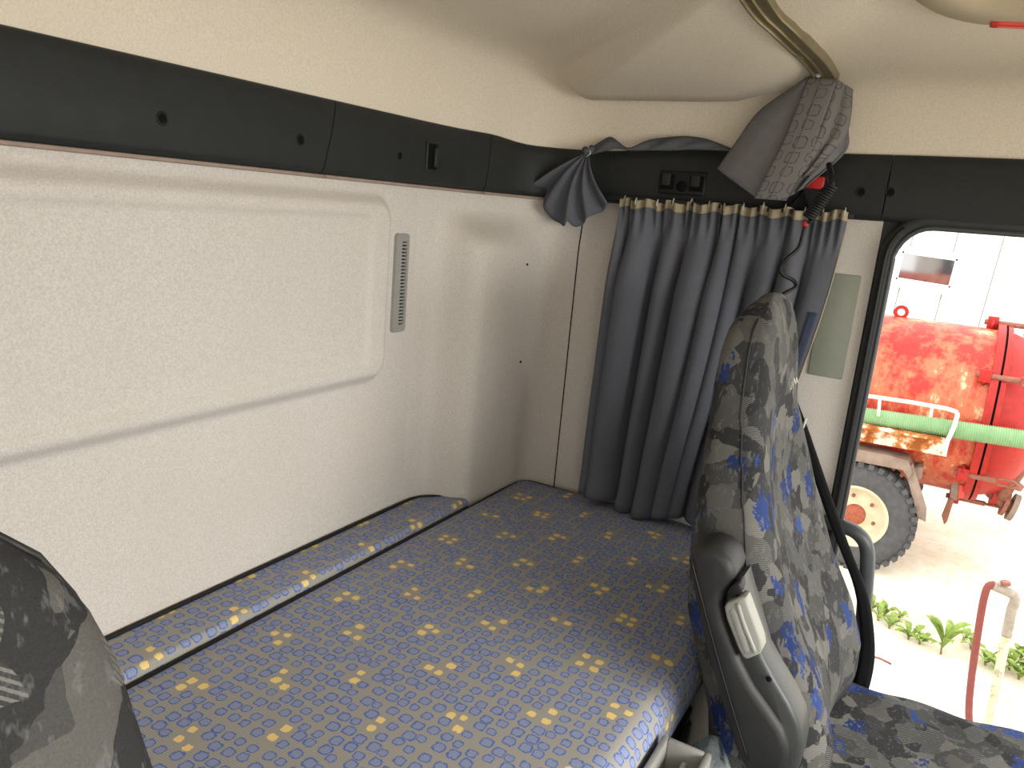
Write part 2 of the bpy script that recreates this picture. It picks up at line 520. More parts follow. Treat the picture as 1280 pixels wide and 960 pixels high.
def dip(inset, t, c):
    return .054*smooth(1.80, 1.86, c.x)*smooth(1.0, .86, c.y)*smooth(.30, .52, c.y)*smooth(.008, .06, inset)*(1-t)**2
crow = []
for inset, z, t in LEV:
    r = []
    for i, c in enumerate(CT):
        rear = smooth(.80, 1.04, c.y) * smooth(-.1, .1, 1.75 - c.x)
        zz = z + rear * .034 * smooth(1.66, 1.75, z) * (1 - t) - dip(inset, t, c)
        p = c + inward(i) * (inset * (1 + .5*rear)); p = p.lerp(CTR, t)
        r.append(Vector((p.x, p.y, zz)))
    crow.append(r)
cb = grid_bm(crow, close=True)
bmesh.ops.contextual_create(cb, geom=[v for v in cb.verts if abs(v.co.z - LEV[-1][1]) < .02 and (Vector((v.co.x, v.co.y, 0)) - CTR).length < .12])
ceil_bvh = BVHTree.FromBMesh(cb)
ceiling = struct(obj('ceiling', cb, MAT['roof']))
def on_ceiling(p):
    h = ceil_bvh.ray_cast(EYE, ray(*p).normalized())
    return h[0], (h[1] if h[1].z < 0 else -h[1])
def ceil_at(x, y):
    h = ceil_bvh.ray_cast(Vector((x, y, 1.62)), Vector((0, 0, 1)))
    return h[0].z if h[0] else 1.75

# ------------------------------------------------------------------ dark trim band
band = [a for a, b in PL]
for k in range(1, 16): band.append(Vector((XS, lerp(YD, YF, k/15), 0)))
bl = [0.0]
for a, b in zip(band, band[1:]): bl.append(bl[-1] + (b-a).length)
def band_at(s):
    s = max(0, min(bl[-1]-1e-6, s))
    for i in range(len(bl)-1):
        if bl[i+1] >= s:
            t = (s-bl[i])/(bl[i+1]-bl[i]); p = band[i].lerp(band[i+1], t)
            a = band[max(0, i-2)]; b = band[min(len(band)-1, i+3)]
            d = (b-a).normalized(); n = Vector((d.y, -d.x, 0))
            if n.dot(CTR - p) < 0: n = -n
            return p, n
def s_of(fn):
    return min((abs(fn(band_at(bl[-1]*k/3000)[0])), bl[-1]*k/3000) for k in range(3000))[1]
PROF = [(0.0, ZT), (.012, ZT-.001), (.019, ZT+.004), (.022, ZT+.012), (.022, 1.545), (.018, 1.59), (.014, ZU-.004), (.008, ZU), (0.0, ZU)]
s1 = s_of(lambda p: (p.x - 1.128) if p.y > 1.0 else 9)
s2 = s_of(lambda p: (p.x - 1.655) if p.y > .9 else 9)
s3 = s_of(lambda p: (p.y - .80) if p.x > 1.8 else 9)
s4 = s_of(lambda p: (p.y - .163) if p.x > 1.8 else 9)
def trim_piece(name, sa, sb, sha=0, shb=0):
    n = max(6, int((sb-sa)/.03)); rows = []
    for i in range(n+1):
        t = i/n; r = []
        for d, z in PROF:
            s = lerp(sa+.0012, sb-.0012, t) + lerp(sha, shb, t)*(z-1.54)
            p, nn = band_at(s)
            zz = z + .010*smooth(.8, -.1, p.y)*(1 if p.x > 1.8 else 0) - .012*smooth(1.66, 1.80, p.x)*smooth(.62, .86, p.y)*(1 if z > 1.55 else 0)
            r.append(Vector((p.x+nn.x*d, p.y+nn.y*d, zz)))
        rows.append(r)
    bm = grid_bm(rows)
    bm.verts.ensure_lookup_table()
    m = len(PROF)
    bm.faces.new([bm.verts[j] for j in range(m)]); bm.faces.new([bm.verts[n*m+j] for j in range(m)])
    o = struct(obj(name, bm, MAT['trim'], angle=50))
    return o
t1 = trim_piece('trim_1', 0, s1, 0, .28)
t2 = trim_piece('trim_2', s1, s2, .28, .12)
t3 = trim_piece('trim_3', s2, s3, .12, 0)
t4 = trim_piece('trim_4', s3, s4)
t5 = trim_piece('trim_5', s4, bl[-1]-.01)
# pale lip under the rear pieces
def lip(parent, sa, sb):
    P = []
    n = max(4, int((sb-sa)/.05))
    for i in range(n+1):
        p, nn = band_at(lerp(sa, sb, i/n)); P.append(Vector((p.x+nn.x*.011, p.y+nn.y*.011, ZT-.004)))
    obj('edge_lip', tube(P, .0038, 6), MAT['lip'], parent)
lip(t1, 0, s1); lip(t2, s1, s2); lip(t3, s2, s3-.05)
def screw(parent, p, nrm, r=.0085):
    o = obj('screw_hole', lathe([(r*1.25, -.003), (r*1.25, .0008), (r*1.0, .0012), (r*.85, -.001), (r*.8, -.003)], p, nrm, 16), MAT['black'], parent)
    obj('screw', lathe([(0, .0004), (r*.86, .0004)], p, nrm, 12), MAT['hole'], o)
FR = Vector((0, -1, 0)); SR = Vector((-1, 0, 0))
for p in ((203, 148), (376, 175)): screw(t1, ony(YR-.0222, p), FR)
screw(t2, ony(YR-.0222, (500, 195)), FR, .0075)
screw(t4, onx(XS-.0222, (1076, 240)), SR, .0085); screw(t5, onx(XS-.0222, (1113, 240)), SR, .0085)

# curtain catch on the rear band: recess frame, hollow, catch
c = ony(YR-.0222, (540, 196))
o = obj('catch_frame', box(c+Vector((-.024, -.004, -.034)), c+Vector((.024, .004, .034)), .004), MAT['trim'], t2)
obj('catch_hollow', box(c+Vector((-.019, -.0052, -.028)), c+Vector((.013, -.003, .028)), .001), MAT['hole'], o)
obj('catch_tongue', box(c+Vector((-.004, -.014, -.022)), c+Vector((.020, -.004, .020)), .004), MAT['trim'], o)
# coat hook unit on the side band
c = onx(XS-.0222, (853, 229))
rot = Matrix.Identity(4)
o = obj('hook_frame', box(c+Vector((-.004, -.058, -.028)), c+Vector((.004, .058, .028)), .004), MAT['black'], t4)
for dy in (-.036, .036):
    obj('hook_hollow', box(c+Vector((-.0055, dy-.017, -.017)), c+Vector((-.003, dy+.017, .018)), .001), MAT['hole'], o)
    obj('hook_tongue', box(c+Vector((-.014, dy-.013+.004, -.008)), c+Vector((-.004, dy+.013, .020)), .003), MAT['trim'], o)
obj('hook_boss', lathe([(0, .004), (.011, .004), (.013, 0), (.013, -.004)], c+Vector((-.004, 0, -.008)), SR, 12), MAT['hole'], o)

# ------------------------------------------------------------------ door opening seal and lining edge
P = [Vector((XS-.006, YD-.020, 0.02))]
for k in range(1, 12): P.append(Vector((XS-.006, YD-.020, lerp(.02, ZT-.07, k/11))))
for k in range(1, 8):
    a = PI/2*k/7; P.append(Vector((XS-.006, YD-.020-.07*(1-math.cos(a)), ZT-.07+.085*math.sin(a))))
for k in range(1, 10): P.append(Vector((XS-.006, lerp(YD-.09, YA+.05, k/9), ZT+.015+.008*k/9)))
seal = struct(obj('door_1', tube(P, .0165, 10), MAT['rubber']))
obj('seal_lip', tube([p + Vector((-.010, -.013 if i < 12 else -.010, -.0 if i < 12 else -.014)) for i, p in enumerate(P)], .006, 6), MAT['handle'], seal)
obj('seal_groove', tube([p + Vector((-.018, .002, 0)) for i, p in enumerate(P[:16])], .004, 6), MAT['black'], seal)

# ================================================================== OBJECTS
# ------------------------------------------------------------------ bunk
def sweep_x(prof, xa, xb, n, endr=.02, uvo=0.0):
    """profile (y,z) list swept along X, ends rounded in; UV in metres"""
    L = [0.0]
    for a, b in zip(prof, prof[1:]): L.append(L[-1] + math.hypot(b[0]-a[0], b[1]-a[1]))
    cy = sum(p[0] for p in prof)/len(prof); cz = sum(p[1] for p in prof)/len(prof)
    rows = []; uv = []
    st = [(xa, .94), (xa+endr*.3, .985), (xa+endr, 1)] + [(lerp(xa+endr, xb-endr, k/n), 1) for k in range(1, n)] + [(xb-endr, 1), (xb-endr*.3, .988), (xb, .95)]
    for x, s in st:
        inn = (1-s)*.3
        rows.append([Vector((x, cy+(p[0]-cy)*(1-inn*.5), p[1]-(inn if p[1] > cz else -inn))) for p in prof]); uv.append([(x, l+uvo) for l in L])
    bm = grid_bm(rows, uv)
    bm.verts.ensure_lookup_table()
    m = len(prof)
    bm.faces.new([bm.verts[j] for j in range(m)]); bm.faces.new([bm.verts[(len(rows)-1)*m+j] for j in range(m)])
    return bm
ZM = .70
def mprof():
    pts = [(.955, .585), (.960, .62), (.960, .685)]
    for k in range(0, 5):
        a = PI/2*k/4; pts.append((.952-.008+.014*math.cos(a), ZM-.014+.014*math.sin(a)))
    for k in range(1, 24): pts.append((lerp(.944, .315, k/24), ZM + .004*math.sin(PI*k/24)))
    for k in range(0, 9):
        a = PI/2*k/8; pts.append((.315-.045*math.sin(a), ZM-.045+.045*math.cos(a)))
    pts += [(.268, .63), (.272, .60), (.285, .585)]
    return pts
bunk = thing('bunk_mattress', (.77, .62, .585), 'wide grey-blue bunk mattress with small blue blocks and yellow flecks', 'mattress')
obj('mattress_body', sweep_x(mprof(), XL+.03, 1.835, 60, .03), MAT['mattress'], bunk)
P = [Vector((x, .960, ZM-.010)) for x in (XL+.05, .4, 1.0, 1.5, 1.78)] + [Vector((1.825, .945, ZM-.010)), Vector((1.838, .90, ZM-.010)), Vector((1.838, .6, ZM-.012)), Vector((1.838, .34, ZM-.02))]
obj('piping', tube(resample(catmull(P, 8), 60), .0048, 6), MAT['black'], bunk)
# ledge cushion behind the mattress
ledge = thing('ledge_cushion', (.6, 1.02, .60), 'narrow patterned ledge cushion with tapered end along the pale rear wall', 'cushion')
def lprof():
    return [(1.078, .60), (1.082, .66), (1.082, .703), (1.079, .708), (1.07, .7095), (1.03, .710), (1.0, .710), (.980, .710), (.975, .7085), (.971, .703), (.970, .66), (.972, .60)]
bm = sweep_x(lprof(), XL+.03, 1.575, 50, .015, .35)
for v in bm.verts:                      # the end tapers towards the front edge
    if v.co.x > 1.45:
        t = smooth(1.0, 1.078, v.co.y); v.co.x -= .075*t*smooth(1.45, 1.575, v.co.x)
obj('ledge_body', bm, MAT['mattress'], ledge, angle=50)
P = [Vector((x, 1.0785, .7105)) for x in (XL+.05, .4, 1.0, 1.44)] + [Vector((1.49, 1.074, .709)), Vector((1.53, 1.045, .708)), Vector((1.572, .985, .706))]
obj('piping', tube(resample(catmull(P, 8), 50), .0042, 6), MAT['black'], ledge)
obj('base_strip', box((XL+.03, .962, .60), (1.56, .969, .694), .001), MAT['black'], ledge)
# bunk base under both
base = thing('sleeper_bunk', (.77, .68, 0), 'dark grey plastic bunk box under the patterned mattress', 'bunk')
obj('base_box', box((XL+.02, .30, 0), (1.84, .958, .584), .01), MAT['panel'], base)
obj('ledge_support', box((XL+.02, .962, 0), (1.555, 1.074, .598), .005), MAT['panel'], base)
lt = obj('latch_frame', box((1.20, .276, .43), (1.31, .302, .565), .008), MAT['black'], base)
obj('latch_plate', box((1.222, .270, .455), (1.288, .280, .545), .004), MAT['panel'], lt)

# ------------------------------------------------------------------ wall vent
vt = ony(YR, (505, 292)); vb = ony(YR, (492, 415))
vent = thing('vent_grille', (lerp(vt.x, vb.x, .5), YR, vb.z), 'slim upright grey plastic vent grille on pale felt wall', 'vent')
zc = (vt.z + vb.z)/2; hh = (vt.z - vb.z)/2; vx = (vt.x+vb.x)/2
yw = YR
def vent_frame():
    bm = bmesh.new()
    o = rrect(.046, 2*hh, .008); i_ = rrect(.018, 2*hh-.034, .004)
    A = [bm.verts.new((vx+a+.006-.006, yw-.007, zc+b)) for a, b in o]
    A0 = [bm.verts.new((vx+a*1.05, yw+.002, zc+b*1.005)) for a, b in o]
    B = [bm.verts.new((vx+.006+a, yw-.007, zc+b)) for a, b in i_]
    B0 = [bm.verts.new((vx+.006+a, yw-.001, zc+b)) for a, b in i_]
    n = len(A)
    for k in range(n):
        k2 = (k+1) % n
        bm.faces.new((A[k], A[k2], A0[k2], A0[k])); bm.faces.new((A[k], B[k], B[k2], A[k2])); bm.faces.new((B[k], B0[k], B0[k2], B[k2]))
    return bm
obj('frame', vent_frame(), MAT['greyplastic'], vent, angle=40)
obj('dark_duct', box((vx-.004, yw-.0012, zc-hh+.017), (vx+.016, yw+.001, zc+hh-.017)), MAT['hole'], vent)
sb = box((vx-.0035, yw-.0062, -.0024), (vx+.0155, yw-.0015, .0024), .0006)
nsl = 24; first = None
for k in range(nsl):
    z = lerp(zc-hh+.022, zc+hh-.022, k/(nsl-1))
    if first is None:
        first = obj('slat', sb, MAT['greyplastic'], vent); first.location.z += z
    else:
        c = first.copy(); COL.objects.link(c); c.parent = vent; c.location = first.location.copy()
        c.location.z = first.location.z + (z - lerp(zc-hh+.022, zc+hh-.022, 0))

# ------------------------------------------------------------------ grey green plate on the side wall
q0 = onx(XS, (1077, 345)); q1 = onx(XS, (1038, 472))
bm = box((XS-.006, q0.y, q1.z), (XS+.001, q1.y+.05, q0.z), .003)
tag(obj('cover_plate', bm, MAT['plate'], None, angle=40), 'grey-green plastic cover plate on the felt wall beside the door opening', 'plate')

# ------------------------------------------------------------------ side curtain
random.seed(3)
XC = 1.805
NU, NV = 220, 46
ytop0, ytop1 = onx(XC, (776, 262)).y, onx(XC, (1058, 276)).y
ybot0, ybot1 = .742, .335
ph = [0.0]; amp = []
nf = 8.6
def fold_phase(u): return 2*PI*nf*(u + .030*math.sin(9*u+1) + .016*math.sin(23*u))
def cu_point(u, v):
    """v=0 top, 1 bottom"""
    y = lerp(lerp(ytop0, ytop1, u), lerp(ybot0, ybot1, u), smooth(0, 1.15, v)*1.0)
    y += .012*math.sin(2.2*v + 7*u)*v*(1-u)
    ztop = 1.482 + .010*u + .004*math.sin(60*u)
    zbot = .718 + .010*math.sin(11*u+1) + .0*u
    z = lerp(ztop, zbot, v)
    f = fold_phase(u)
    a = lerp(.010, .040, smooth(0.02, .30, v)) * (0.72 + .25*math.sin(4.1*u+.6) + .3*math.sin(17*u))
    g = math.sin(f + .9*v*math.sin(5*u))
    x = XC - a*(1.0 if g > 0 else .8)*(abs(g)**.8)*(1 if g > 0 else -1)
    y += .42*a*math.cos(f)                      # overhanging rounded pleats
    # tight gathers under the heading tape
    x += .010*math.sin(2*PI*25*u + 2.5*math.sin(13*u))*(1-smooth(.0, .13, v))
    x -= .015*smooth(.55, 1, v)*math.sin(PI*u)
    # crumples where the cloth meets the bunk
    x -= .012*smooth(.9, 1, v)*(1+math.sin(8*u))*.5
    return Vector((x, y, z))
v0 = .022
def strip(va, vb, n, mul=0.0):
    rows, uvs = [], []
    for j in range(n+1):
        v = lerp(va, vb, j/n)
        rows.append([cu_point(i/NU, v) + Vector((-mul, 0, 0)) for i in range(NU+1)])
        uvs.append([(i/NU*1.35, v*.78) for i in range(NU+1)])
    return grid_bm(rows, uvs)
cur = thing('side_curtain', (XC, .45, .70), 'pleated blue-grey side curtain with tan heading tape hanging behind seat', 'curtain')
o = obj('curtain_cloth', strip(v0-.006, 1.0, NV), MAT['curtain'], cur); mod_solid(o, .0016)
o = obj('heading_tape', strip(-.004, v0, 4, .0008), MAT['tape'], cur); mod_solid(o, .0016)
for i in range(2, NU, 18):
    p = cu_point(i/NU, .0)
    obj('hook', tube([p+Vector((-.003, 0, -.006)), p+Vector((-.004, 0, .003)), p+Vector((.003, .001, .010)), p+Vector((.006, .001, .004))], .0014, 5), MAT['chrome'], cur)
e = [cu_point(1.0, v)+Vector((-.001, 0, 0)) for v in [k/40 for k in range(2, 41)]]
obj('pale_hem', tube(e, .0016, 5), MAT['tape'], cur)
vel = [[cu_point(lerp(.955, .985, i/4), lerp(.28, .55, j/8)) + Vector((-.003, 0, 0)) for i in range(5)] for j in range(9)]
o = obj('fastener_strip', grid_bm(vel), MAT['navy'], cur); mod_solid(o, .002)
# thin track that carries the hooks
tag(obj('curtain_track', box((XC+.004, .215, 1.482), (XC+.016, .80, 1.492), .002), MAT['trim']), 'thin dark track under the side trim carrying the pleated curtain', 'track')

# ------------------------------------------------------------------ gathered bunk curtain (fan + twisted tail)
fan = thing('gathered_curtain', onx(1.83, (712, 283)), 'grey curtain end gathered into a hanging fan below a twisted tail on dark trim', 'curtain')
knot = onx(1.815, (737, 190))
ends = [(661, 243), (668, 236), (684, 250), (688, 262), (693, 274), (704, 280), (712, 283), (717, 277), (723, 284), (738, 275), (752, 266), (767, 255)]
E3 = [onx(1.825, p) for p in ends]
E3 = resample(catmull(E3, 6), 90)
rows, uvs = [], []
for i in range(90):
    u = i/89; e = E3[i]; r = []; q = []
    for j in range(15):
        t = j/14
        p = knot.lerp(e, t)
        sag = math.sin(PI*t)*.012*(1 if u > .5 else -1)
        g = math.sin(2*PI*4.3*u + .9*math.sin(7*u) - .8*t)
        p = p + Vector((-.006 - .030*t**.8*(.5+.5*g) - .018*math.sin(PI*t), sag*.35, .012*math.sin(PI*t)*(1-abs(2*u-1))))
        r.append(p); q.append((u*.3, t*.16))
    rows.append(r); uvs.append(q)
o = obj('fan_cloth', grid_bm(rows, uvs), MAT['curtain'], fan); mod_solid(o, .0016)
# tail: ribbon twisted over the top of the trim
tl = [((738, 186), (734, 195)), ((750, 178), (752, 190)), ((762, 171), (768, 186)), ((774, 178), (781, 187)), ((786, 185), (787, 188)), ((805, 177), (802, 188)), ((840, 171), (838, 188)), ((875, 172), (872, 187)), ((900, 180), (902, 188)), ((915, 186), (915, 190))]
A = resample(catmull([onx(1.845, a) for a, b in tl], 6), 60); B = resample(catmull([onx(1.825, b) for a, b in tl], 6), 60)
rows = [[A[i].lerp(B[i], j/6) + Vector((-.008*math.sin(PI*j/6) - .004*math.sin(i*.5 + j), 0, 0)) for j in range(7)] for i in range(60)]
o = obj('twisted_tail', grid_bm(rows, [[(i*.006, j*.004) for j in range(7)] for i in range(60)]), MAT['curtain'], fan); mod_solid(o, .0016)
obj('knot', tube([knot+Vector((-.012, .008, .006)), knot+Vector((-.02, 0, -.004)), knot+Vector((-.012, -.010, .004)), knot+Vector((0, -.004, .010))], .008, 8), MAT['curtain'], fan)
obj('tie_cord', tube([onx(1.80, (733, 196)), onx(1.79, (738, 192)), onx(1.80, (737, 186))], .0016, 5), MAT['chrome'], fan)

# ------------------------------------------------------------------ second bunk curtain hanging from the rail end
hang = thing('folded_curtain', onx(1.76, (965, 250)), 'light grey folded curtain with outlined-block strap hanging from bronze ceiling rail', 'curtain')
def cloth(name, LE, RE, mat, bulge=.01, waves=0, wamp=0.0, n=24, m=18, su=1.0, parent=hang, flat=False):
    L_ = resample(catmull(LE, 6), n); R_ = resample(catmull(RE, 6), n)
    rows, uvs = [], []; acc = 0
    for i in range(n):
        if i: acc += (L_[i]-L_[i-1]).length*.5 + (R_[i]-R_[i-1]).length*.5
        wd = (R_[i]-L_[i]).length
        r = []; q = []
        for j in range(m):
            t = j/(m-1)
            p = L_[i].lerp(R_[i], t)
            p += Vector((-bulge*math.sin(PI*t) - wamp*math.sin(2*PI*waves*t + .8*i/n)*(.3+.7*i/n), 0, 0))
            r.append(p); q.append((t*wd*su, acc))
        rows.append(r); uvs.append(q)
    o = obj(name, grid_bm(rows, uvs), mat, parent); mod_solid(o, .002); return o
W = lambda l: [onx(x, p) for x, p in l]
cloth('back_fold', W([(1.79, (1006, 99)), (1.80, (985, 113)), (1.80, (948, 140)), (1.80, (920, 178)), (1.80, (897, 211))]),
      W([(1.785, (1016, 98)), (1.775, (1003, 140)), (1.765, (984, 180)), (1.755, (966, 215)), (1.75, (948, 249))]), MAT['drape'], .012, 1.0, .004)
st_l = W([(1.775, (1011, 96)), (1.765, (998, 130)), (1.75, (978, 180)), (1.742, (960, 215)), (1.735, (943, 248))])
st_r = W([(1.775, (1047, 97)), (1.765, (1036, 130)), (1.75, (1018, 180)), (1.742, (1002, 215)), (1.735, (983, 251))])
cloth('strap', st_l, st_r, MAT['strap'], .004)
mid = [a.lerp(b, .5)+Vector((-.0055, 0, 0)) for a, b in zip(st_l, st_r)]
obj('strap_seam', tube(resample(catmull(mid, 6), 24), .0012, 5), MAT['drape'], hang)
cloth('side_fold', W([(1.785, (1044, 98)), (1.78, (1034, 130)), (1.77, (1018, 175)), (1.76, (1004, 210)), (1.755, (994, 224))]),
      W([(1.80, (1066, 112)), (1.80, (1064, 140)), (1.795, (1057, 170)), (1.78, (1034, 195)), (1.77, (1012, 219))]), MAT['strap'], .006, 1.5, .008)
cloth('under_fold', W([(1.80, (1030, 150)), (1.795, (1015, 190)), (1.79, (998, 220)), (1.785, (987, 246))]),
      W([(1.815, (1064, 120)), (1.815, (1061, 160)), (1.815, (1057, 190)), (1.79, (1008, 233))]), MAT['drape'], .005, 2, .006)
c = onx(1.765, (1023, 93))
obj('hook', lathe([(0, .006), (.005, .006), (.006, 0), (.004, -.006), (0, -.006)], c, (0, .3, 1), 10), MAT['chrome'], hang)

# ------------------------------------------------------------------ ceiling rail
ra = [(905, -30), (930, 0), (958, 28), (985, 52), (1008, 74), (1022, 94)]
rb = [(945, -30), (969, 0), (992, 28), (1013, 52), (1032, 74), (1047, 96)]
def rail_pts(l): return [on_ceiling((p[0], max(p[1], 0)))[0] for p in l[1:]]
ctr = [(a+b)/2 for a, b in zip(rail_pts(ra), rail_pts(rb))]
ctr = [ctr[0] + Vector((-1.2, .03, 0))*k for k in (1, .66, .33)] + ctr
ctr = [Vector((p.x, p.y, ceil_at(p.x, p.y))) if p.x < 1.8 else p for p in ctr]
ctr = resample(catmull(ctr, 8), 50)
def rail_mesh(off, wdt, hgt, drop=0.0):
    rows = []
    for i, p in enumerate(ctr):
        t = (ctr[min(i+1, 49)] - ctr[max(i-1, 0)]).normalized()
        n = Vector((0, 0, -1)); n = (n - t*n.dot(t)).normalized(); b = t.cross(n)
        if b.y < 0: b = -b
        q = p + b*off + n*drop
        rows.append([q + b*x + n*y for x, y in ((-wdt/2, -.004), (-wdt/2, hgt*.8), (-wdt/2+.002, hgt), (wdt/2-.002, hgt), (wdt/2, hgt*.8), (wdt/2, -.004))])
    bm = grid_bm(rows); bm.verts.ensure_lookup_table()
    bm.faces.new([bm.verts[j] for j in range(6)]); bm.faces.new([bm.verts[49*6+j] for j in range(6)])
    return bm
rail = thing('curtain_rail', ctr[25], 'bronze double-channel curtain rail running across the beige ceiling', 'rail')
obj('rail_bed', rail_mesh(0, .046, .006), MAT['rail'], rail, angle=35)
obj('rail_edge', rail_mesh(.020, .007, .012), MAT['rail'], rail, angle=35)
obj('rail_edge', rail_mesh(-.020, .007, .012), MAT['rail'], rail, angle=35)
obj('rail_rib', rail_mesh(.004, .005, .010), MAT['rail'], rail, angle=35)

# ------------------------------------------------------------------ overhead console
hc = Vector((1.15, -.06, ceil_at(1.15, -.06)))
cons = thing('overhead_console', hc, 'beige oval overhead console with grey-green panel and red strip on ceiling', 'console')
def oval(rx, ry, n=48): return [(rx*math.copysign(abs(math.cos(2*PI*k/n))**.75, math.cos(2*PI*k/n)), ry*math.copysign(abs(math.sin(2*PI*k/n))**.75, math.sin(2*PI*k/n))) for k in range(n)]
def ring_rows(levels):
    return [[Vector((hc.x+x, hc.y+y, ceil_at(hc.x+x, hc.y+y) - dz)) for x, y in oval(rx, ry)] for rx, ry, dz in levels]
obj('console_rim', grid_bm(ring_rows([(.350, .228, -.006), (.346, .224, .010), (.334, .214, .020), (.29, .19, .024), (.262, .170, .024), (.254, .164, .016), (.252, .162, -.004)]), close=True), MAT['lip2'], cons)
obj('console_panel', grid_bm(ring_rows([(.253, .163, .010), (.13, .09, .012), (.01, .01, .012)]), close=True), MAT['plate'], cons)
a_, _n = on_ceiling((1243, 9)); b_, _n = on_ceiling((1320, 12))
rs_ = [Vector((lerp(a_.x, b_.x, k/6), lerp(a_.y, b_.y, k/6), ceil_at(lerp(a_.x, b_.x, k/6), lerp(a_.y, b_.y, k/6)) - .022)) for k in range(7)]
obj('red_strip', tube(rs_, .007, 8), MAT['redlens'], cons)

# ------------------------------------------------------------------ coiled cord
cord = thing('coiled_cord', onx(1.70, (980, 372)), 'black coiled air cord hanging in front of pleated curtain', 'cord')
a, b = onx(1.72, (1040, 232)), onx(1.72, (1010, 273))
ax = (b-a); u_ = ax.cross(Vector((1, 0, 0))).normalized(); v_ = ax.normalized().cross(u_)
P = []
for k in range(0, 15*14+1):
    t = k/(15*14); an = 2*PI*14*t
    P.append(a + ax*t + (u_*math.cos(an)+v_*math.sin(an))*.011)
obj('tight_coil', tube(P, .0034, 6), MAT['black'], cord)
P = [b + (u_*1)*.010]
lo = [(1008, 280), (1003, 296), (998, 310), (985, 322), (975, 333), (978, 343), (992, 351), (994, 359), (982, 366), (975, 372), (972, 380)]
xo = [1.72, 1.72, 1.715, 1.70, 1.70, 1.71, 1.725, 1.72, 1.70, 1.69, 1.69]
P += [onx(x, p) for x, p in zip(xo, lo)]
obj('loose_coil', tube(resample(catmull(P, 8), 70), .0042, 7), MAT['black'], cord)
obj('red_band', tube([onx(1.72, (1006, 277)), onx(1.72, (1007, 283))], .006, 8), MAT['red'], cord)
g = onx(1.725, (1040, 232))
obj('nozzle', tube([onx(1.76, (1036, 205)), onx(1.74, (1040, 222)), g], .006, 8), MAT['black'], cord)
c = onx(1.80, (1018, 229))
tag(obj('red_tag', box(c+Vector((-.004, -.020, -.012)), c+Vector((.004, .016, .014)), .003), MAT['red']), 'small red plastic tag on dark trim beneath folded grey curtain', 'tag')
c = onx(1.83, (1008, 248))
hold = thing('cord_holder', c, 'black angular holder on dark trim behind the coiled cord', 'holder')
obj('holder_body', poly_prism([onx(1.825, p) for p in ((985, 258), (1003, 236), (1010, 262), (1030, 262), (1042, 215), (1032, 205), (1005, 222))], (.025, 0, 0), .004), MAT['black'], hold)

# ------------------------------------------------------------------ grab handle
P = [onx(XS-.01, (1032, 652)), onx(XS-.03, (1050, 657)), onx(XS-.04, (1068, 664)), onx(XS-.04, (1080, 676)), onx(XS-.04, (1084, 692)), onx(XS-.04, (1083, 720)), onx(XS-.04, (1080, 760)), onx(XS-.04, (1076, 810)), onx(XS-.04, (1070, 860))]
tag(obj('grab_handle', tube(resample(catmull(P, 8), 60), .0165, 12), MAT['handle']), 'curved grey grab handle at the door opening beside the seat', 'handle')

# ------------------------------------------------------------------ seats
XC_S = 1.43
SEC = [(.47, .20, .06, .17), (.50, .232, .03, .20), (.56, .240, .012, .225), (.63, .245, .014, .235), (.71, .245, .044, .262), (.80, .245, .097, .295), (.92, .240, .152, .305),
       (1.0, .222, .18, .308), (1.06, .195, .20, .311), (1.12, .165, .218, .317), (1.18, .152, .226, .320), (1.24, .140, .234, .318), (1.28, .125, .242, .312), (1.31, .102, .250, .303), (1.328, .07, .26, .295), (1.335, .03, .27, .286)]
def section(z, n=40):
    hw, yf, yr = interp(SEC, z); hw += .014*smooth(1.33, 1.25, z); yr += .012*smooth(1.33, 1.28, z)
    out = []
    for k in range(n):
        a = 2*PI*k/n; c, s = math.cos(a), math.sin(a)
        x = hw*math.copysign(abs(c)**.45, c); t = math.copysign(abs(s)**.5, s)     # t=+1 front
        y = (yf+yr)/2 - t*(yr-yf)/2
        if t > 0:
            hollow = .035*smooth(1.2, .95, z)*(1-smooth(.35, .95, abs(x)/hw)) + .008
            y += hollow*t*(1-(abs(x)/hw)**2)
        out.append(Vector((x, y, z)))
    return out
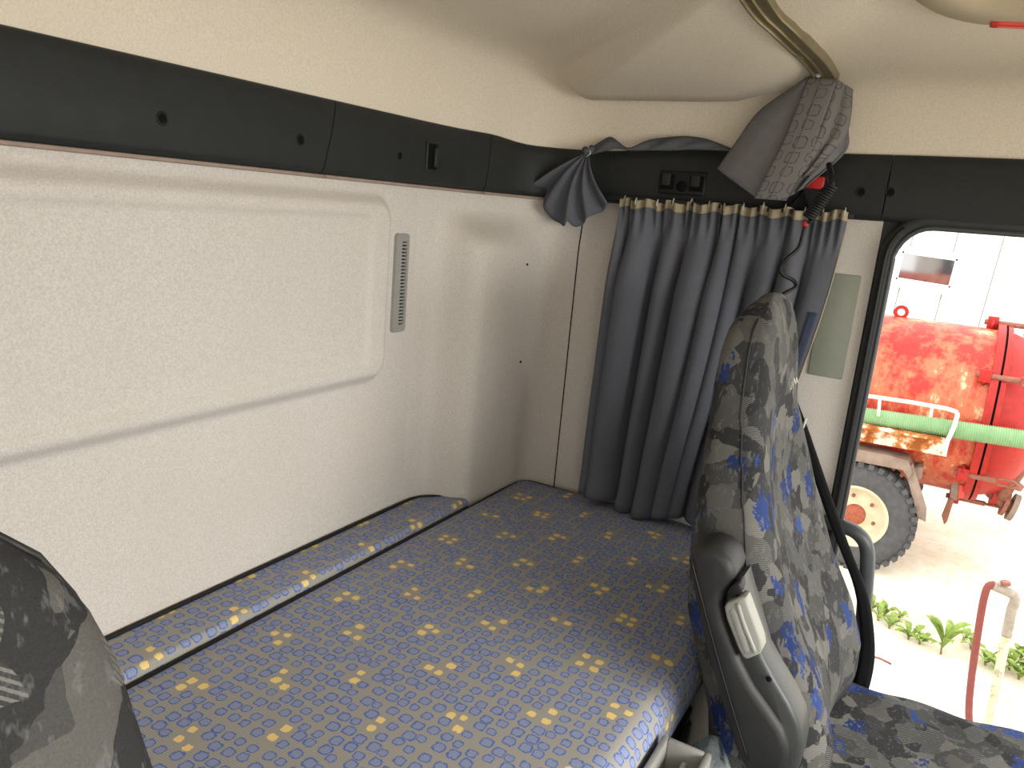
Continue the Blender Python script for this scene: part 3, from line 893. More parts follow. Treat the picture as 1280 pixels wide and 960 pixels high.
def make_seat(loc, label, group, inner=-1):
    """inner: -1 when the armrest is on the low X side"""
    t = thing('cab_seat', loc, label, 'seat', group)
    O = Vector(loc)
    dz_ = 0.0
    zs = [lerp(SEC[0][0], SEC[-1][0], k/44) for k in range(45)] + [1.3315, 1.335]
    zs = sorted(set(zs))
    rows = [[O + p for p in section(z)] for z in zs]
    bm = grid_bm(rows, close=True); bm.verts.ensure_lookup_table()
    bm.faces.new([bm.verts[k] for k in range(40)]); bm.faces.new([bm.verts[len(bm.verts)-40+k] for k in range(40)])
    br = obj('backrest', bm, MAT['camo'], t)
    for s in (-1, 1):
        P = []
        for k in range(36):
            z = lerp(.60, 1.30, k/35); S_ = section(z, 160); f_ = .25 + .12*smooth(1.0, 1.2, z)
            ys_ = [q.y for q in S_]; yt = lerp(min(ys_), max(ys_), f_)
            P.append(O + min((q for q in S_ if q.x*s > 0), key=lambda q: abs(q.y-yt)))
        obj('seam', tube(P, .0016, 5), MAT['arm'], br)
    # cushion
    cs = [(.20, .235, .42, .50), (.17, .243, .405, .535), (.10, .246, .40, .545), (0, .248, .40, .54), (-.12, .248, .40, .545), (-.22, .247, .40, .555), (-.30, .245, .40, .558), (-.36, .240, .405, .545), (-.395, .232, .42, .515), (-.41, .21, .44, .48)]
    rows = []
    for i in range(40):
        y = lerp(.20, -.41, i/39); hw, zl, zh = interp([(-a, b, c, d) for a, b, c, d in cs], -y)
        r = []
        for k in range(40):
            a = 2*PI*k/40; c, s = math.cos(a), math.sin(a)
            x = hw*math.copysign(abs(c)**.45, c); q = math.copysign(abs(s)**.45, s)
            z = (zl+zh)/2 + q*(zh-zl)/2
            if q > 0: z -= .022*q*(1-smooth(.3, .95, abs(x)/hw)); z += .004*math.sin(31*y+17*x)*q + .003*math.sin(70*x-40*y)*q
            r.append(O + Vector((x, y, z)))
        rows.append(r)
    bm = grid_bm(rows, close=True); bm.verts.ensure_lookup_table()
    bm.faces.new([bm.verts[k] for k in range(40)]); bm.faces.new([bm.verts[39*40+k] for k in range(40)])
    obj('seat_cushion', bm, MAT['camo'], t)
    obj('pedestal', box(Vector((O.x, O.y, 0))+Vector((-.19, -.30, .002)), O+Vector((.19, .16, .36)), .03), MAT['panel'], t)
    obj('seat_pan', box(O+Vector((-.225, -.38, .35)), O+Vector((.225, .185, .408)), .015), MAT['black'], t)
    return t
seat = make_seat((XC_S, 0, 0), 'passenger seat in grey and blue patterned cloth with folded-up armrest', 'cab seats')
dseat = make_seat((.010, 0, .028), 'driver seat in dark grey and blue patterned cloth standing near the bunk', 'cab seats')

# armrest of the passenger seat
XA = 1.085
pad = [(858, 702), (861, 691), (872, 685), (884, 684), (900, 690), (912, 702), (918, 718), (914, 732), (904, 744), (901, 756), (905, 776), (914, 802), (926, 832), (942, 862), (962, 890), (978, 914), (987, 938), (986, 962), (976, 982), (955, 990), (938, 984), (922, 950), (910, 915), (897, 870), (882, 815), (869, 760)]
arm = obj('armrest', poly_prism([onx(XA, p) for p in pad], (.085, 0, 0), .014, 3), MAT['arm'], seat, angle=50)
pl = [(912, 728), (926, 726), (930, 742), (944, 790), (953, 822), (968, 850), (986, 880), (999, 908), (1003, 935), (998, 962), (980, 985), (962, 985), (975, 950), (973, 915), (950, 880), (928, 840), (912, 800), (903, 760)]
obj('pivot_plate', poly_prism([onx(XA+.012, p) for p in pl], (.07, 0, 0), .007, 2), MAT['armplate'], arm, angle=50)
lv = [(905, 760), (908, 754), (927, 746), (932, 748), (936, 758), (951, 800), (953, 812), (950, 818), (934, 825), (928, 822), (922, 810), (908, 775)]
lever = obj('lever', poly_prism([onx(XA-.004, p) for p in lv], (.03, 0, 0), .004, 2), MAT['lever'], arm, angle=50)
def groove(l): return poly_prism([onx(XA-.0052, p) for p in l], (.004, 0, 0), .001, 1)
obj('lever_ridge', tube(resample(catmull([onx(XA-.003, p) for p in ((922, 754), (930, 780), (944, 815))], 6), 16), .004, 8), MAT['lever'], arm)
obj('lever_groove', groove([(911, 764), (917, 760), (922, 768), (935, 805), (937, 814), (931, 817), (927, 810)]), MAT['greyplastic'], arm)
obj('latch_cap', poly_prism([onx(XA, p) for p in ((907, 742), (912, 734), (922, 727), (926, 730), (926, 742), (915, 748))], (.03, 0, 0), .003), MAT['black'], arm)
for p, r in (((961, 849), .0045), ((920, 743), .004)):
    obj('screw', lathe([(0, .002), (r*.8, .002), (r, 0)], onx(XA+.008, p), SR, 10), MAT['hole'], arm)
obj('pad_seam', tube(resample(catmull([onx(XA-.001, p) for p in ((864, 700), (875, 742), (892, 805), (912, 875), (935, 950))], 6), 30), .0016, 5), MAT['black'], arm)
# woven brand patch on the headrest (an unreadable white stitch mark)
br_ = next(o_ for o_ in COL.objects if o_.parent == seat and o_.name.startswith('backrest'))
sb_ = BVHTree.FromPolygons([v_.co + wloc(br_) for v_ in br_.data.vertices], [p_.vertices[:] for p_ in br_.data.polygons])
mk = []
for x_, y_ in ((388, 640), (398, 480), (428, 612), (440, 450), (470, 545), (482, 440), (500, 520), (515, 365)):
    h_ = sb_.ray_cast(EYE, ray(960 + x_/13.7, 440 + y_/13.7).normalized())
    if h_[0]: mk.append(h_[0] + (EYE - h_[0]).normalized()*.001)
if len(mk) > 2: obj('stitched_mark', tube(mk, .0016, 5), MAT['chrome'], br_)

# ------------------------------------------------------------------ seat belt
def ribbon(P, width, wdir, thick=.0016, n=50):
    C = resample(catmull(P, 8), n); wd = Vector(wdir).normalized()
    bm = grid_bm([[c - wd*width/2, c - wd*width/6, c + wd*width/6, c + wd*width/2] for c in C])
    return bm
belt = thing('seat_belt', onx(1.70, (1070, 890)), 'black webbing seat belt with buckle beside the passenger seat', 'seat belt')
P = [onx(1.82, (990, 500)), onx(1.80, (1003, 535)), onx(1.775, (1027, 605)), onx(1.755, (1052, 675)), onx(1.74, (1075, 735)), onx(1.73, (1083, 780)), onx(1.725, (1084, 820)), onx(1.72, (1076, 858)), onx(1.71, (1062, 892)), onx(1.70, (1050, 920))]
o = obj('strap', ribbon(P, .034, (.25, .9, .25)), MAT['belt'], belt); mod_solid(o, .002)
P = [onx(1.80, (1006, 540)), onx(1.785, (1024, 600)), onx(1.77, (1045, 660)), onx(1.755, (1068, 712))]
o = obj('return_strap', ribbon(P, .03, (.1, .9, .35)), MAT['belt'], belt); mod_solid(o, .002)
c = onx(1.69, (1062, 874))
rm = Matrix.Rotation(.5, 4, 'X')
obj('buckle', box(c+Vector((-.012, -.03, -.022)), c+Vector((.012, .03, .022)), .006, rm), MAT['black'], belt)
obj('stalk', tube([c, c+Vector((0, .03, -.10)), c+Vector((0, .05, -.25))], .011, 8), MAT['black'], belt)
c = onx(1.80, (1006, 520))
obj('guide', tube([onx(1.80, (1008, 522)), onx(1.80, (1001, 545)), onx(1.80, (1012, 552))], .003, 6), MAT['chrome'], belt)

# ------------------------------------------------------------------ clutter between bunk and seat
bn = thing('storage_tray', (1.02, .19, .0), 'light grey plastic tray with inner divider between bunk and seat', 'tray')
def tub(lo, hi, wt, bm=None):
    bm = bmesh.new()
    x0, y0, z0 = lo; x1, y1, z1 = hi
    add_box(bm, (x0, y0, z0), (x1, y0+wt, z1), .003); add_box(bm, (x0, y1-wt, z0), (x1, y1, z1), .003)
    add_box(bm, (x0, y0+wt, z0), (x0+wt, y1-wt, z1), .003); add_box(bm, (x1-wt, y0+wt, z0), (x1, y1-wt, z1), .003)
    add_box(bm, (x0+wt, y0+wt, z0), (x1-wt, y1-wt, z0+wt), 0)
    return bm
obj('tray_body', tub((.74, .185, .50), (1.055, .262, .668), .010), MAT['greyplastic'], bn, angle=40)
obj('divider', box((.75, .214, .515), (1.03, .222, .655), .002), MAT['greyplastic'], bn)
obj('tray_foot', box((.78, .19, .002), (1.02, .258, .502), .005), MAT['panel'], bn)
# crumpled clear bag of bottled water
mb = NT('clear film', .12, .5); mb.b.inputs['Transmission Weight'].default_value = .35; mb.b.inputs['IOR'].default_value = 1.25
mb.col(mb.ramp(mb.noise(mb.coord(), 25), [(.35, srgb(150, 170, 178)), (.7, srgb(222, 230, 232))])); mb.bump(mb.noise(mb.coord(), 40, 4), 1.0, .01)
bm = bmesh.new(); bmesh.ops.create_icosphere(bm, subdivisions=4, radius=1.0)
rng = random.Random(5)
cs = [(Vector((rng.uniform(-1, 1), rng.uniform(-1, 1), rng.uniform(-1, 1))).normalized(), rng.uniform(.7, .97)) for _ in range(46)]
for v in bm.verts:
    d = v.co.normalized(); r = 1.0
    for n_, h in cs:
        q = d.dot(n_)
        if q > .05: r = min(r, h/q)
    v.co = Vector((1.165, .20, .505)) + Vector((d.x*r*.10, d.y*r*.06, d.z*r*.115))
bag = obj('plastic_bag', bm, mb.m, None, sm=False)
tag(bag, 'crumpled clear plastic bag squeezed between grey tray and armrest', 'bag')
bxx = thing('floor_box', (1.165, .20, 0), 'dark storage box on the cab floor under the crumpled plastic bag', 'box')
obj('box_body', box((1.07, .13, .002), (1.26, .262, .37), .008), MAT['panel'], bxx); obj('box_lid', box((1.065, .125, .37), (1.265, .266, .395), .006), MAT['black'], bxx)

# ================================================================== OUTSIDE
GZ = -1.25
m = NT('dusty ground', .95, .1); v = m.coord()
k = m.ramp(m.noise(v, 1.3, 6, .65), [(.35, srgb(220, 206, 182)), (.65, srgb(236, 229, 212))])
k = m.mix(m.ramp(m.noise(v, 14, 5, .7), [(.5, (0, 0, 0)), (.72, (.5, .5, .5))]), k, srgb(192, 172, 140))
m.col(k); m.bump(m.noise(v, 9, 6, .7), .5, .02)
MAT['ground'] = m.m
MAT['concrete'] = plain('pale concrete', (.74, .73, .70), .9, .1, var=.06, scale=6, bump=.2, bscale=60)
def bigbox(lo, hi): return box(lo, hi)
struct(obj('ground', bigbox((2.6, -14, GZ-.2), (40, 16, GZ)), MAT['ground']))
# far-reaching yard on all sides so that light bounces up into the cab as it would
struct(obj('ground_near', bigbox((-25, -25, GZ-.25), (2.6, 25, GZ-.02)), MAT['ground']))
sl = [onz(GZ, p) for p in ((1010, 776), (1120, 806), (1205, 834), (1241, 853), (1252, 930))]
slab = [Vector((p.x, p.y, GZ-.05)) for p in sl] + [Vector((3.2, sl[-1].y+.02, GZ-.05)), Vector((3.2, 3.2, GZ-.05)), Vector((5.5, 3.2, GZ-.05))]
o = struct(obj('pavement', poly_prism(slab, (0, 0, .075), .01, 1), MAT['concrete'], angle=40))
sl2 = [Vector((p.x, p.y, GZ-.05)) for p in (onz(GZ, (1262, 862)), onz(GZ, (1400, 905)), onz(GZ, (1420, 1100)), onz(GZ, (1268, 960)))]
o2 = struct(obj('pavement_far', poly_prism(sl2, (0, 0, .07), .01, 1), MAT['concrete'], angle=40))

# ------------------------------------------------------------------ building
BX = 13.0
tilt = math.radians(3.0)
wm = NT('white render', .9, .1); v = wm.coord(); wm.col(wm.ramp(wm.noise(v, 2, 4), [(.3, (.80, .80, .79)), (.7, (.86, .86, .85))]))
MAT['render'] = wm.m
MAT['winframe'] = plain('white window frame', (.78, .78, .78), .5, .3, var=.03)
gl = NT('window glass', .06, 1.0); gl.col((.03, .03, .035, 1)); gl.b.inputs['IOR'].default_value = 2.2
MAT['glass'] = gl.m
build = thing('building', (BX, 0, GZ), 'white rendered building with small square windows beyond the red tanker', 'building')
build.rotation_euler = (tilt, 0, 0)
def blocal(p):
    """photo pixel on the facade -> coordinates of the tilted building"""
    q = onx(BX, p) - Vector((BX, 0, GZ))
    c, s = math.cos(-tilt), math.sin(-tilt)
    return Vector((0, q.y*c - q.z*s, q.y*s + q.z*c))
def bput(name, bm, mat, par=None, angle=40):
    me = bpy.data.meshes.new(name); bmesh.ops.recalc_face_normals(bm, faces=bm.faces); bm.to_mesh(me); bm.free()
    me.materials.append(mat)
    o_ = bpy.data.objects.new(name, me); COL.objects.link(o_); o_.parent = par or build
    return o_
joints = sorted(set([blocal((1238, 356)).y, blocal((1171, 390)).y]))
gapw = .012
# facade panels with open joints between them
ja = blocal((1238, 356)).y; step = abs(blocal((1171, 390)).y - ja) if abs(blocal((1171, 390)).y - ja) > .5 else 1.2
edges_ = [ja + step*k for k in range(-9, 8)]
bput('core', box((.06, edges_[0], -.6), (6, edges_[-1], 4.4)), MAT['render'])
for a_, b_ in zip(edges_, edges_[1:]):
    bput('panel', box((0, a_+gapw/2, -.6), (.058, b_-gapw/2, 4.4), .003), MAT['render'])
bput('roof_edge', box((-.12, edges_[0], 4.4), (6, edges_[-1], 4.55), .01), MAT['winframe'])
def bwin(y0, y1, z0, z1):
    f = .05
    fr = bmesh.new()
    add_box(fr, (-.05, y0, z0), (.01, y0+f, z1), .004); add_box(fr, (-.05, y1-f, z0), (.01, y1, z1), .004)
    add_box(fr, (-.05, y0+f, z0), (.01, y1-f, z0+f*1.3), .004); add_box(fr, (-.05, y0+f, z1-f), (.01, y1-f, z1), .004)
    wf = bput('window', fr, MAT['winframe'])
    sh = bmesh.new(); g = f
    y0b, y1b, z0b, z1b = y0+g, y1-g, z0+g*1.3, z1-g
    s_ = .03
    add_box(sh, (-.04, y0b, z0b), (.0, y0b+s_, z1b), .003); add_box(sh, (-.04, y1b-s_, z0b), (0, y1b, z1b), .003)
    add_box(sh, (-.04, y0b, z0b), (0, y1b, z0b+s_), .003); add_box(sh, (-.04, y0b, z1b-s_), (0, y1b, z1b), .003)
    bput('sash', sh, MAT['winframe'], wf)
    bput('pane', box((-.022, y0b, z0b), (-.016, y1b, z1b)), MAT['glass'], wf)
    bput('sill', box((-.13, y0-.04, z0-.04), (.0, y1+.04, z0), .006), MAT['winframe'], wf)
    bput('drip_cap', box((-.09, y0-.05, z1), (.0, y1+.05, z1+.03), .004), MAT['winframe'], wf)
a_ = blocal((1125, 309)); b_ = blocal((1191, 366))
bwin(b_.y, a_.y, b_.z, a_.z)
wd = a_.y - b_.y; c_ = blocal((1276, 377))
bwin(c_.y - wd, c_.y, c_.z, c_.z + (a_.z-b_.z))

# ------------------------------------------------------------------ slurry tanker
rm_ = NT('worn red paint', .45, .4); v = rm_.coord()
red = rm_.ramp(rm_.noise(v, 2.2, 5), [(.3, srgb(160, 26, 20)), (.7, srgb(182, 42, 30))])
st = rm_.vmath('MULTIPLY', v, (1, 1.0, .55))
sx = rm_.n('ShaderNodeSeparateXYZ'); rm_.l(v, sx.inputs[0])
wear = rm_.noise(st, 6.5, 9, .72)
patch = rm_.noise(v, 1.6, 2, .4)
wr = rm_.math('ADD', wear, rm_.math('MULTIPLY', rm_.math('SUBTRACT', patch, .5), .5))
wr = rm_.math('ADD', wr, .03)
pale = rm_.ramp(wr, [(.46, (0, 0, 0)), (.58, (.8, .8, .8)), (.7, (1, 1, 1))])
red = rm_.mix(rm_.math('MULTIPLY', pale, .55), red, srgb(214, 140, 96))
red = rm_.mix(rm_.ramp(wr, [(.63, (0, 0, 0)), (.70, (.8, .8, .8))]), red, srgb(226, 200, 158))
rm_.col(red); MAT['tankred'] = rm_.m
MAT['redplain'] = plain('red paint', srgb(164, 32, 25), .5, .35, var=.2, scale=14)
ru = NT('rusty plate', .85, .2); v = ru.coord()
k = ru.ramp(ru.noise(v, 7, 7, .7), [(.42, srgb(150, 84, 44)), (.5, srgb(196, 130, 74)), (.56, srgb(232, 224, 206))])
ru.col(k); MAT['rust'] = ru.m
MAT['whitepaint'] = plain('chipped white paint', srgb(222, 214, 200), .6, .3, var=.12, scale=40)
MAT['frame'] = plain('weathered steel', srgb(140, 122, 110), .7, .3, .2, var=.25, scale=9)
MAT['tyre'] = plain('tyre rubber', srgb(78, 78, 80), .8, .25, var=.2, scale=20, bump=.3, bscale=60)
MAT['rim'] = plain('cream rim', srgb(204, 192, 164), .55, .3, var=.1, scale=12)
MAT['hub'] = plain('rusty hub', srgb(150, 82, 60), .7, .3, var=.25, scale=40)
MAT['bolt'] = plain('rusty clamp steel', srgb(142, 92, 76), .65, .35, .2, var=.25, scale=30)
TX = 7.45; TR = .70
ytop = onx(TX, (1180, 405)); ybt = onx(TX-.25, (1165, 612))
tz1 = onx(TX-.1, (1180, 406)).z; TZ = tz1 - TR + .01
yring = onx(TX-.55, (1243, 500)).y
tank = thing('slurry_tanker', (TX, 1.0, GZ), 'red slurry tanker trailer with peeling paint and cream wheel on dusty yard', 'trailer')
obj('tank_shell', lathe([(TR, 0), (TR, 3.2), (TR*.93, 3.42), (TR*.7, 3.58), (TR*.35, 3.66), (0, 3.68)], (TX, yring+.03, TZ), (0, 1, 0), 72), MAT['tankred'], tank)
dome = [(TR*.985, 0), (TR*.975, .05), (TR*.93, .13), (TR*.82, .22), (TR*.62, .30), (TR*.35, .35), (0, .37)]
obj('end_dome', lathe(dome, (TX, yring-.03, TZ), (0, -1, 0), 72), MAT['redplain'], tank)
ring1 = obj('flange_ring', lathe([(TR-.01, 0), (TR+.05, 0), (TR+.05, .055), (TR-.01, .055)], (TX, yring+.005, TZ), (0, 1, 0), 72), MAT['redplain'], tank, angle=40)
ring2 = obj('door_ring', lathe([(TR-.02, 0), (TR+.04, 0), (TR+.04, .035), (TR-.02, .035)], (TX, yring-.012, TZ), (0, -1, 0), 72), MAT['redplain'], tank, angle=40)
obj('gasket', lathe([(TR-.02, -.013), (TR+.03, -.013), (TR+.03, .006), (TR-.02, .006)], (TX, yring, TZ), (0, 1, 0), 72), MAT['hole'], tank)
for ang in (88, 148, 180, 212, 258):
    a = math.radians(ang)
    d = Vector((math.cos(a), 0, math.sin(a))); tg = Vector((-math.sin(a), 0, math.cos(a)))
    c = Vector((TX, yring, TZ)) + d*(TR+.05)
    bm = bmesh.new()
    add_tube(bm, [c+Vector((0, .16, 0)), c+Vector((0, -.13, 0))], .022, 8)
    add_tube(bm, [c+Vector((0, -.12, 0)), c+Vector((0, -.15, 0))+tg*.035, c+Vector((0, -.24, 0))+tg*.035, c+Vector((0, -.27, 0)), c+Vector((0, -.24, 0))-tg*.035, c+Vector((0, -.15, 0))-tg*.035, c+Vector((0, -.12, 0))], .010, 6)
    cl = obj('clamp_bolt', bm, MAT['bolt'], tank)
    bm = bmesh.new()
    for s in (-1, 1): add_tube(bm, [c+tg*.05*s+Vector((0, .10, 0))-d*.05, c+tg*.05*s+Vector((0, .10, 0))+d*.02], .014, 6)
    add_box(bm, c+Vector((-.03, .06, -.05)), c+Vector((.03, .14, .05)), .005)
    obj('clamp_bracket', bm, MAT['redplain'], cl)
# lifting lug
lg = onx(TX, (1125, 398))
bm = bmesh.new(); rows = []
for k in range(25):
    a = -PI*.5 + 2*PI*k/24
    rows.append([Vector((TX+dx, lg.y + rr*math.cos(a), TZ+TR+.040+rr*math.sin(a))) for dx, rr in ((-.012, .03), (-.012, .06), (.012, .06), (.012, .03), (-.012, .03))])
obj('lifting_lug', grid_bm(rows), MAT['redplain'], tank, angle=40)
# hose tray, rail
XT = TX - TR - .06
tp = [onx(XT, p) for p in ((1060, 530), (1186, 553), (1183, 570), (1060, 548))]
zt = onx(XT, (1120, 541)).z
tray = obj('hose_tray', poly_prism([onx(XT-.02, p) for p in ((1030, 520), (1187, 546), (1183, 571), (1030, 543))], (.03, 0, 0), .003), MAT['rust'], tank)
obj('tray_shelf', poly_prism([onx(XT-.20, (1030, 522)), onx(XT-.20, (1186, 550)), onx(XT-.20, (1186, 554)), onx(XT-.20, (1030, 526))], (.30, 0, 0), .002), MAT['rust'], tray)
P = [onx(XT-.20, p) for p in ((1030, 487), (1085, 495), (1140, 503), (1184, 511), (1196, 515), (1197, 519), (1192, 535), (1184, 552), (1180, 568))]
rl = obj('guard_rail', tube(resample(P, 60), .016, 8), MAT['whitepaint'], tank)
for pa, pb in (((1165, 510), (1163, 521)), ((1100, 498), (1098, 520))):
    obj('rail_stay', tube([onx(XT-.20, pa), onx(XT-.19, pb)], .013, 6), MAT['whitepaint'], rl)
# axle frame, mudguard, wheel
WX = 6.72
hubc = onx(WX, (1067, 651))
WR = .455
hubc.z = GZ + WR
tyre_prof = [(.24, -.10), (.27, -.125), (.34, -.14), (.41, -.13), (.445, -.10), (.455, -.06), (.455, .06), (.445, .10), (.41, .13), (.34, .14), (.27, .125), (.24, .10)]
wh = obj('wheel', lathe([(r, h) for r, h in tyre_prof], hubc, (-1, 0, 0), 60), MAT['tyre'], tank)
lugb = bmesh.new()
for k in range(36):
    a = 2*PI*k/36
    d = Vector((0, math.cos(a), math.sin(a))); tg = Vector((0, -math.sin(a), math.cos(a)))
    for s in (-1, 1):
        rmx = Matrix((( 1, 0, 0, 0), (0, d.y, tg.y, 0), (0, d.z, tg.z, 0), (0, 0, 0, 1)))
        c = hubc + d*.440 + Vector((s*.085, 0, 0)) + tg*(.02 if s > 0 else -.02)
        add_box(lugb, c-Vector((.055, .022, .022)), c+Vector((.055, .022, .022)), .004, rmx, 1)
tag(obj('tread', lugb, MAT['tyre'], wh, sm=False), kind='stuff')
obj('rim', lathe([(.245, .105), (.262, .118), (.258, .126), (.235, .112), (.225, .06), (.20, .03), (.12, .035), (.10, .05), (0, .05)], hubc, (-1, 0, 0), 48), MAT['rim'], wh)
obj('hub_cap', lathe([(.085, .04), (.085, .085), (.07, .10), (0, .10)], hubc, (-1, 0, 0), 24), MAT['hub'], wh)
for k in range(6):
    a = 2*PI*k/6 + .3
    obj('wheel_nut', lathe([(.014, .03), (.014, .055), (0, .058)], hubc+Vector((0, .155*math.cos(a), .155*math.sin(a))), (-1, 0, 0), 8), MAT['bolt'], wh)
ms = [onx(WX-.12, p) for p in ((1055, 558), (1075, 562), (1110, 569), (1135, 576), (1141, 590), (1136, 600), (1128, 588), (1075, 578), (1055, 574))]
obj('mudguard', poly_prism(ms, (.30, 0, 0), .008), MAT['frame'], tank, angle=40)
ms = [onx(WX-.10, p) for p in ((1131, 586), (1141, 580), (1158, 637), (1157, 653), (1147, 648))]
obj('mudguard_stay', poly_prism(ms, (.05, 0, 0), .006), MAT['frame'], tank, angle=40)
obj('axle_bracket', poly_prism([onx(WX, p) for p in ((1140, 585), (1154, 584), (1152, 598), (1143, 602))], (.25, 0, 0), .006), MAT['frame'], tank)
obj('chassis_beam', box((6.95, .30, TZ-TR-.08), (7.10, 3.6, TZ-TR+.14), .01), MAT['redplain'], tank)
obj('chassis_beam', box((7.80, .30, TZ-TR-.08), (7.95, 3.6, TZ-TR+.14), .01), MAT['redplain'], tank)
obj('axle', tube([Vector((WX+.1, hubc.y, hubc.z)), Vector((2*TX-WX-.1, hubc.y, hubc.z))], .06, 10), MAT['frame'], tank)
wh2 = wh.copy(); COL.objects.link(wh2); wh2.parent = tank; wh2.location = Vector((2*(TX-WX), 0, 0))
for ch in [c for c in COL.objects if c.parent == wh]:
    c2 = ch.copy(); COL.objects.link(c2); c2.parent = wh2
bm = poly_prism([onx(7.0, p) for p in ((1190, 600), (1193, 592), (1201, 596), (1203, 604), (1199, 622), (1195, 626), (1187, 622))], (.10, 0, 0), .006)
obj('lamp_bracket', bm, MAT['frame'], tank, angle=40)
obj('reflector', poly_prism([onx(6.99, p) for p in ((1199, 606), (1206, 607), (1205, 622), (1197, 624))], (.05, 0, 0), .004), MAT['redlens'], tank)
obj('bracket_leg', poly_prism([onx(7.02, p) for p in ((1186, 622), (1193, 624), (1184, 652), (1180, 656), (1177, 645))], (.03, 0, 0), .003), MAT['bolt'], tank)
# outlet valve
va = [onx(7.30, p) for p in ((1232, 606), (1244, 618), (1256, 630), (1266, 634))]
vl = obj('outlet_valve', tube(va, .06, 12), MAT['bolt'], tank)
ax = (va[-1]-va[-2]).normalized()
obj('valve_flange', lathe([(.05, -.02), (.115, -.02), (.115, .02), (.05, .02)], va[-1], ax, 24, True), MAT['frame'], vl, angle=40)
obj('valve_flange', lathe([(.05, -.015), (.10, -.015), (.10, .015), (.05, .015)], va[2], ax, 24, True), MAT['bolt'], vl, angle=40)
obj('valve_collar', lathe([(.05, -.02), (.09, -.02), (.09, .02), (.05, .02)], va[1], ax, 20, True), MAT['redplain'], vl, angle=40)
obj('upright_pipe', tube([onx(7.25, p) for p in ((1250, 622), (1263, 603), (1285, 572), (1310, 540))], .055, 10), MAT['bolt'], vl)
c1, c2 = onx(7.25, (1263, 603)), onx(7.25, (1285, 572))
obj('pipe_flange', lathe([(.05, -.02), (.10, -.02), (.10, .02), (.05, .02)], c1, c2-c1, 16, True), MAT['bolt'], vl, angle=40)
obj('cable', tube(resample(catmull([onx(7.2, p) for p in ((1253, 580), (1262, 578), (1268, 588), (1275, 571), (1292, 569))], 6), 30), .010, 6), MAT['hole'], vl)

# ------------------------------------------------------------------ green suction hose on the tray
gm = NT('green hose', .55, .35); v = gm.coord()
gm.col(gm.ramp(gm.noise(v, 5), [(.3, srgb(120, 158, 112)), (.7, srgb(146, 180, 134))])); MAT['hosegreen'] = gm.m
HA = onx(XT-.10, (1020, 511)); HB = onx(XT-.10, (1330, 557))
nr = 110; 
pts = [HA.lerp(HB, k/(nr*4)) for k in range(nr*4+1)]
bm = tube(pts, .07, 20, rfun=lambda i: .062 + .010*(0.5+0.5*math.cos(2*PI*i/4)))
tag(obj('suction_hose', bm, MAT['hosegreen']), 'ribbed pale green suction hose lying along the red tank', 'hose')

# ------------------------------------------------------------------ standpipe and hose
sp = NT('flaking yellow paint', .7, .3); v = sp.coord()
sp.col(sp.ramp(sp.noise(v, 22, 6, .7), [(.40, srgb(158, 150, 134)), (.5, srgb(218, 210, 164)), (.7, srgb(228, 222, 184))])); MAT['yellowpipe'] = sp.m
MAT['galv'] = plain('galvanised pipe', srgb(158, 148, 136), .6, .35, .2, var=.2, scale=40)
MAT['redhose'] = plain('dull red hose', srgb(128, 68, 62), .7, .25, var=.1)
XP = 4.45
stand = thing('standpipe', Vector((XP, onx(XP, (1228, 925)).y, GZ)), 'flaking yellow water standpipe with bent top and tap beside red hose', 'standpipe')
b0 = onx(XP, (1232, 920)); b1 = onx(XP, (1258, 795)); b2 = onx(XP, (1267, 752))
dn = (b0-b1).normalized(); foot = b0 + dn*((b0.z-GZ)/-dn.z)
obj('lower_pipe', tube([foot, b0, b1], .022, 12), MAT['yellowpipe'], stand)
obj('upper_pipe', tube(resample(catmull([b1, onx(XP, (1264, 765)), onx(XP, (1269, 748)), onx(XP-.01, (1262, 741)), onx(XP-.02, (1248, 735)), onx(XP-.03, (1240, 731))], 6), 40), .024, 12), MAT['galv'], stand)
obj('tap', tube([onx(XP-.03, (1243, 732)), onx(XP-.03, (1252, 729)), onx(XP-.03, (1264, 730))], .011, 8), MAT['galv'], stand)
obj('tap_wheel', lathe([(.0, -.008), (.024, -.008), (.024, .008), (0, .008)], onx(XP-.03, (1257, 729)), (0, .2, 1), 12), MAT['bolt'], stand)
P = [onx(XP-.03, (1242, 731)), onx(XP-.05, (1235, 733)), onx(XP-.06, (1229, 752)), onx(XP-.06, (1221, 800)), onx(XP-.06, (1214, 850)), onx(XP-.06, (1211, 890)), onx(XP-.06, (1214, 916)), onx(XP-.08, (1222, 950))]
e_ = P[-1].copy(); P += [Vector((e_.x-.02, e_.y-.04, lerp(e_.z, GZ, .6))), Vector((e_.x-.05, e_.y-.02, GZ+.06))]
tag(obj('garden_hose', tube(resample(catmull(P, 8), 70), .018, 10), MAT['redhose']), 'dull red rubber hose hanging down from the standpipe tap', 'hose')
tw = [onz(GZ+.03, (1086, 819)), onz(GZ+.03, (1100, 823)), onz(GZ+.03, (1114, 830))]
tag(obj('twig', tube(tw, .008, 5), MAT['bolt']), 'thin brown twig lying on the white pavement', 'twig')

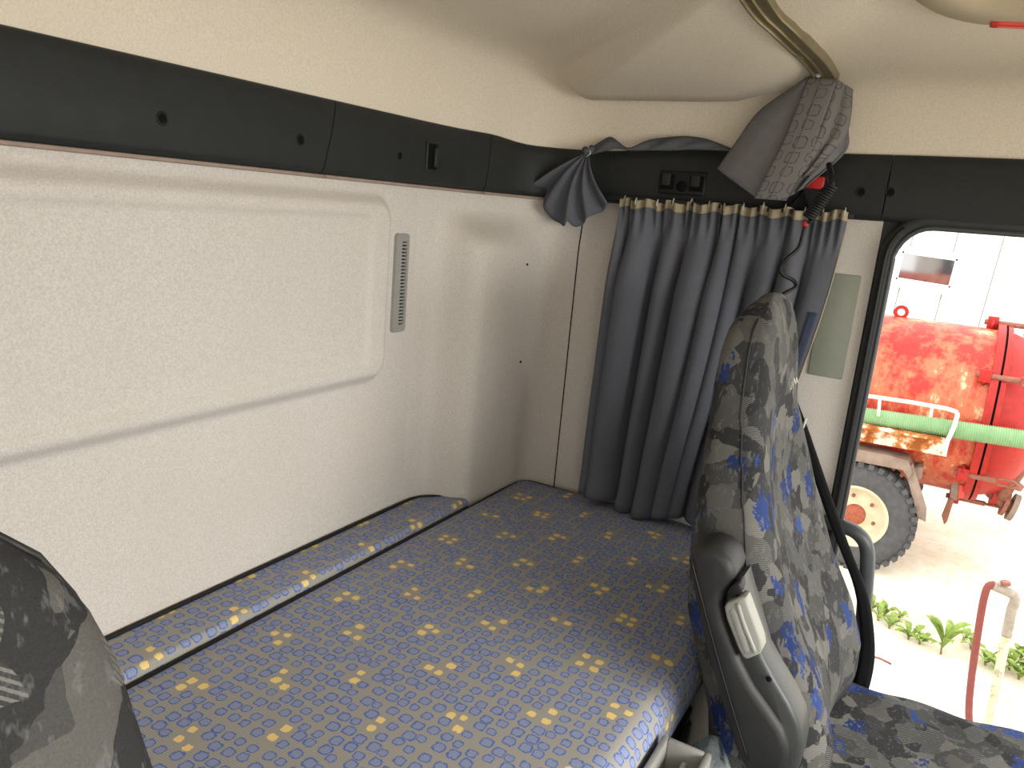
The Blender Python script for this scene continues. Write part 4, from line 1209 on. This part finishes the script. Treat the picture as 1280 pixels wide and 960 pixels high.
# ------------------------------------------------------------------ weeds along the pavement edge
lf = NT('weed leaf', .6, .3); v = lf.coord()
lf.col(lf.ramp(lf.noise(v, 14), [(.3, srgb(98, 124, 48)), (.7, srgb(150, 168, 86))])); lf.b.inputs['Subsurface Weight'].default_value = 0
MAT['leaf'] = lf.m
MAT['stem'] = plain('weed stem', srgb(140, 120, 76), .7)
rng = random.Random(11)
def leaf_mesh(ln, wd, lobes):
    n = 12; rows = []
    for i in range(n+1):
        t = i/n
        w_ = wd*(math.sin(PI*min(1, t*.94+.04))**.8)*(1 - .55*lobes*(i % 2))*(.55+.6*t if t < .7 else .97*(1-t)/.3*1.0+.02)
        rise = ln*.30*math.sin(PI*t*.8)
        rows.append([Vector((t*ln, -w_/2, rise+w_*.12)), Vector((t*ln, 0, rise)), Vector((t*ln, w_/2, rise+w_*.12))])
    me = bpy.data.meshes.new('leaf'); bm = grid_bm(rows); bm.to_mesh(me); bm.free(); me.materials.append(MAT['leaf'])
    return me
LM = [leaf_mesh(.26, .075, 0), leaf_mesh(.22, .085, .55), leaf_mesh(.13, .055, .5)]
def weed(p, label, nl, mi, size, rise, stemh=.03, group='weeds along the pavement edge', around=True):
    base_ = onz(GZ, p)
    t = thing('weed_plant', base_, label, 'weed', group)
    obj('stem', tube([base_+Vector((0, 0, -.01)), base_+Vector((.01, .01, stemh))], .007, 6), MAT['stem'], t)
    for k in range(nl):
        me = LM[mi]
        o_ = bpy.data.objects.new('leaf', me); COL.objects.link(o_); o_.parent = t
        a = 2*PI*k/nl + rng.uniform(-.3, .3)
        o_.location = (0, 0, stemh*rng.uniform(.4, 1.0))
        o_.rotation_euler = (rng.uniform(-.3, .3), -rise*rng.uniform(.3, 1.3), a)
        s = .62*size*rng.uniform(.7, 1.25); o_.scale = (s, s, s)
    return t
weed((1176, 818), 'largest broad-leaved dandelion-like weed at the pavement edge', 9, 0, 1.25, .55, .12, None)
for p, nl, mi, s, rs in (((1098, 776), 8, 1, .9, .35), ((1112, 786), 8, 1, .9, .3), ((1136, 800), 9, 1, 1.0, .3), ((1090, 764), 8, 2, 1.2, .5), ((1106, 770), 9, 2, 1.2, .7), ((1150, 806), 8, 2, 1.2, .35),
                          ((1205, 803), 8, 2, 1.2, .4), ((1214, 812), 8, 2, 1.2, .3), ((1232, 832), 9, 1, .95, .4), ((1248, 842), 9, 1, 1.0, .3), ((1262, 838), 9, 1, 1.1, .5), ((1274, 850), 10, 1, 1.1, .4), ((1290, 846), 10, 1, 1.1, .5), ((1256, 826), 8, 2, 1.2, .5), ((1276, 826), 9, 2, 1.3, .7),
                          ((1124, 776), 8, 2, .9, .4)):
    size_w = 'small jagged-leaved' if mi == 2 else 'bushy jagged-leaved'
    place_w = 'around the foot of the yellow standpipe' if p[0] > 1225 else 'along the white pavement edge beside the large-leaved weed'
    weed(p, size_w + ' green weed growing ' + place_w, nl, mi, s, rs, .03, size_w + ' weeds ' + place_w)
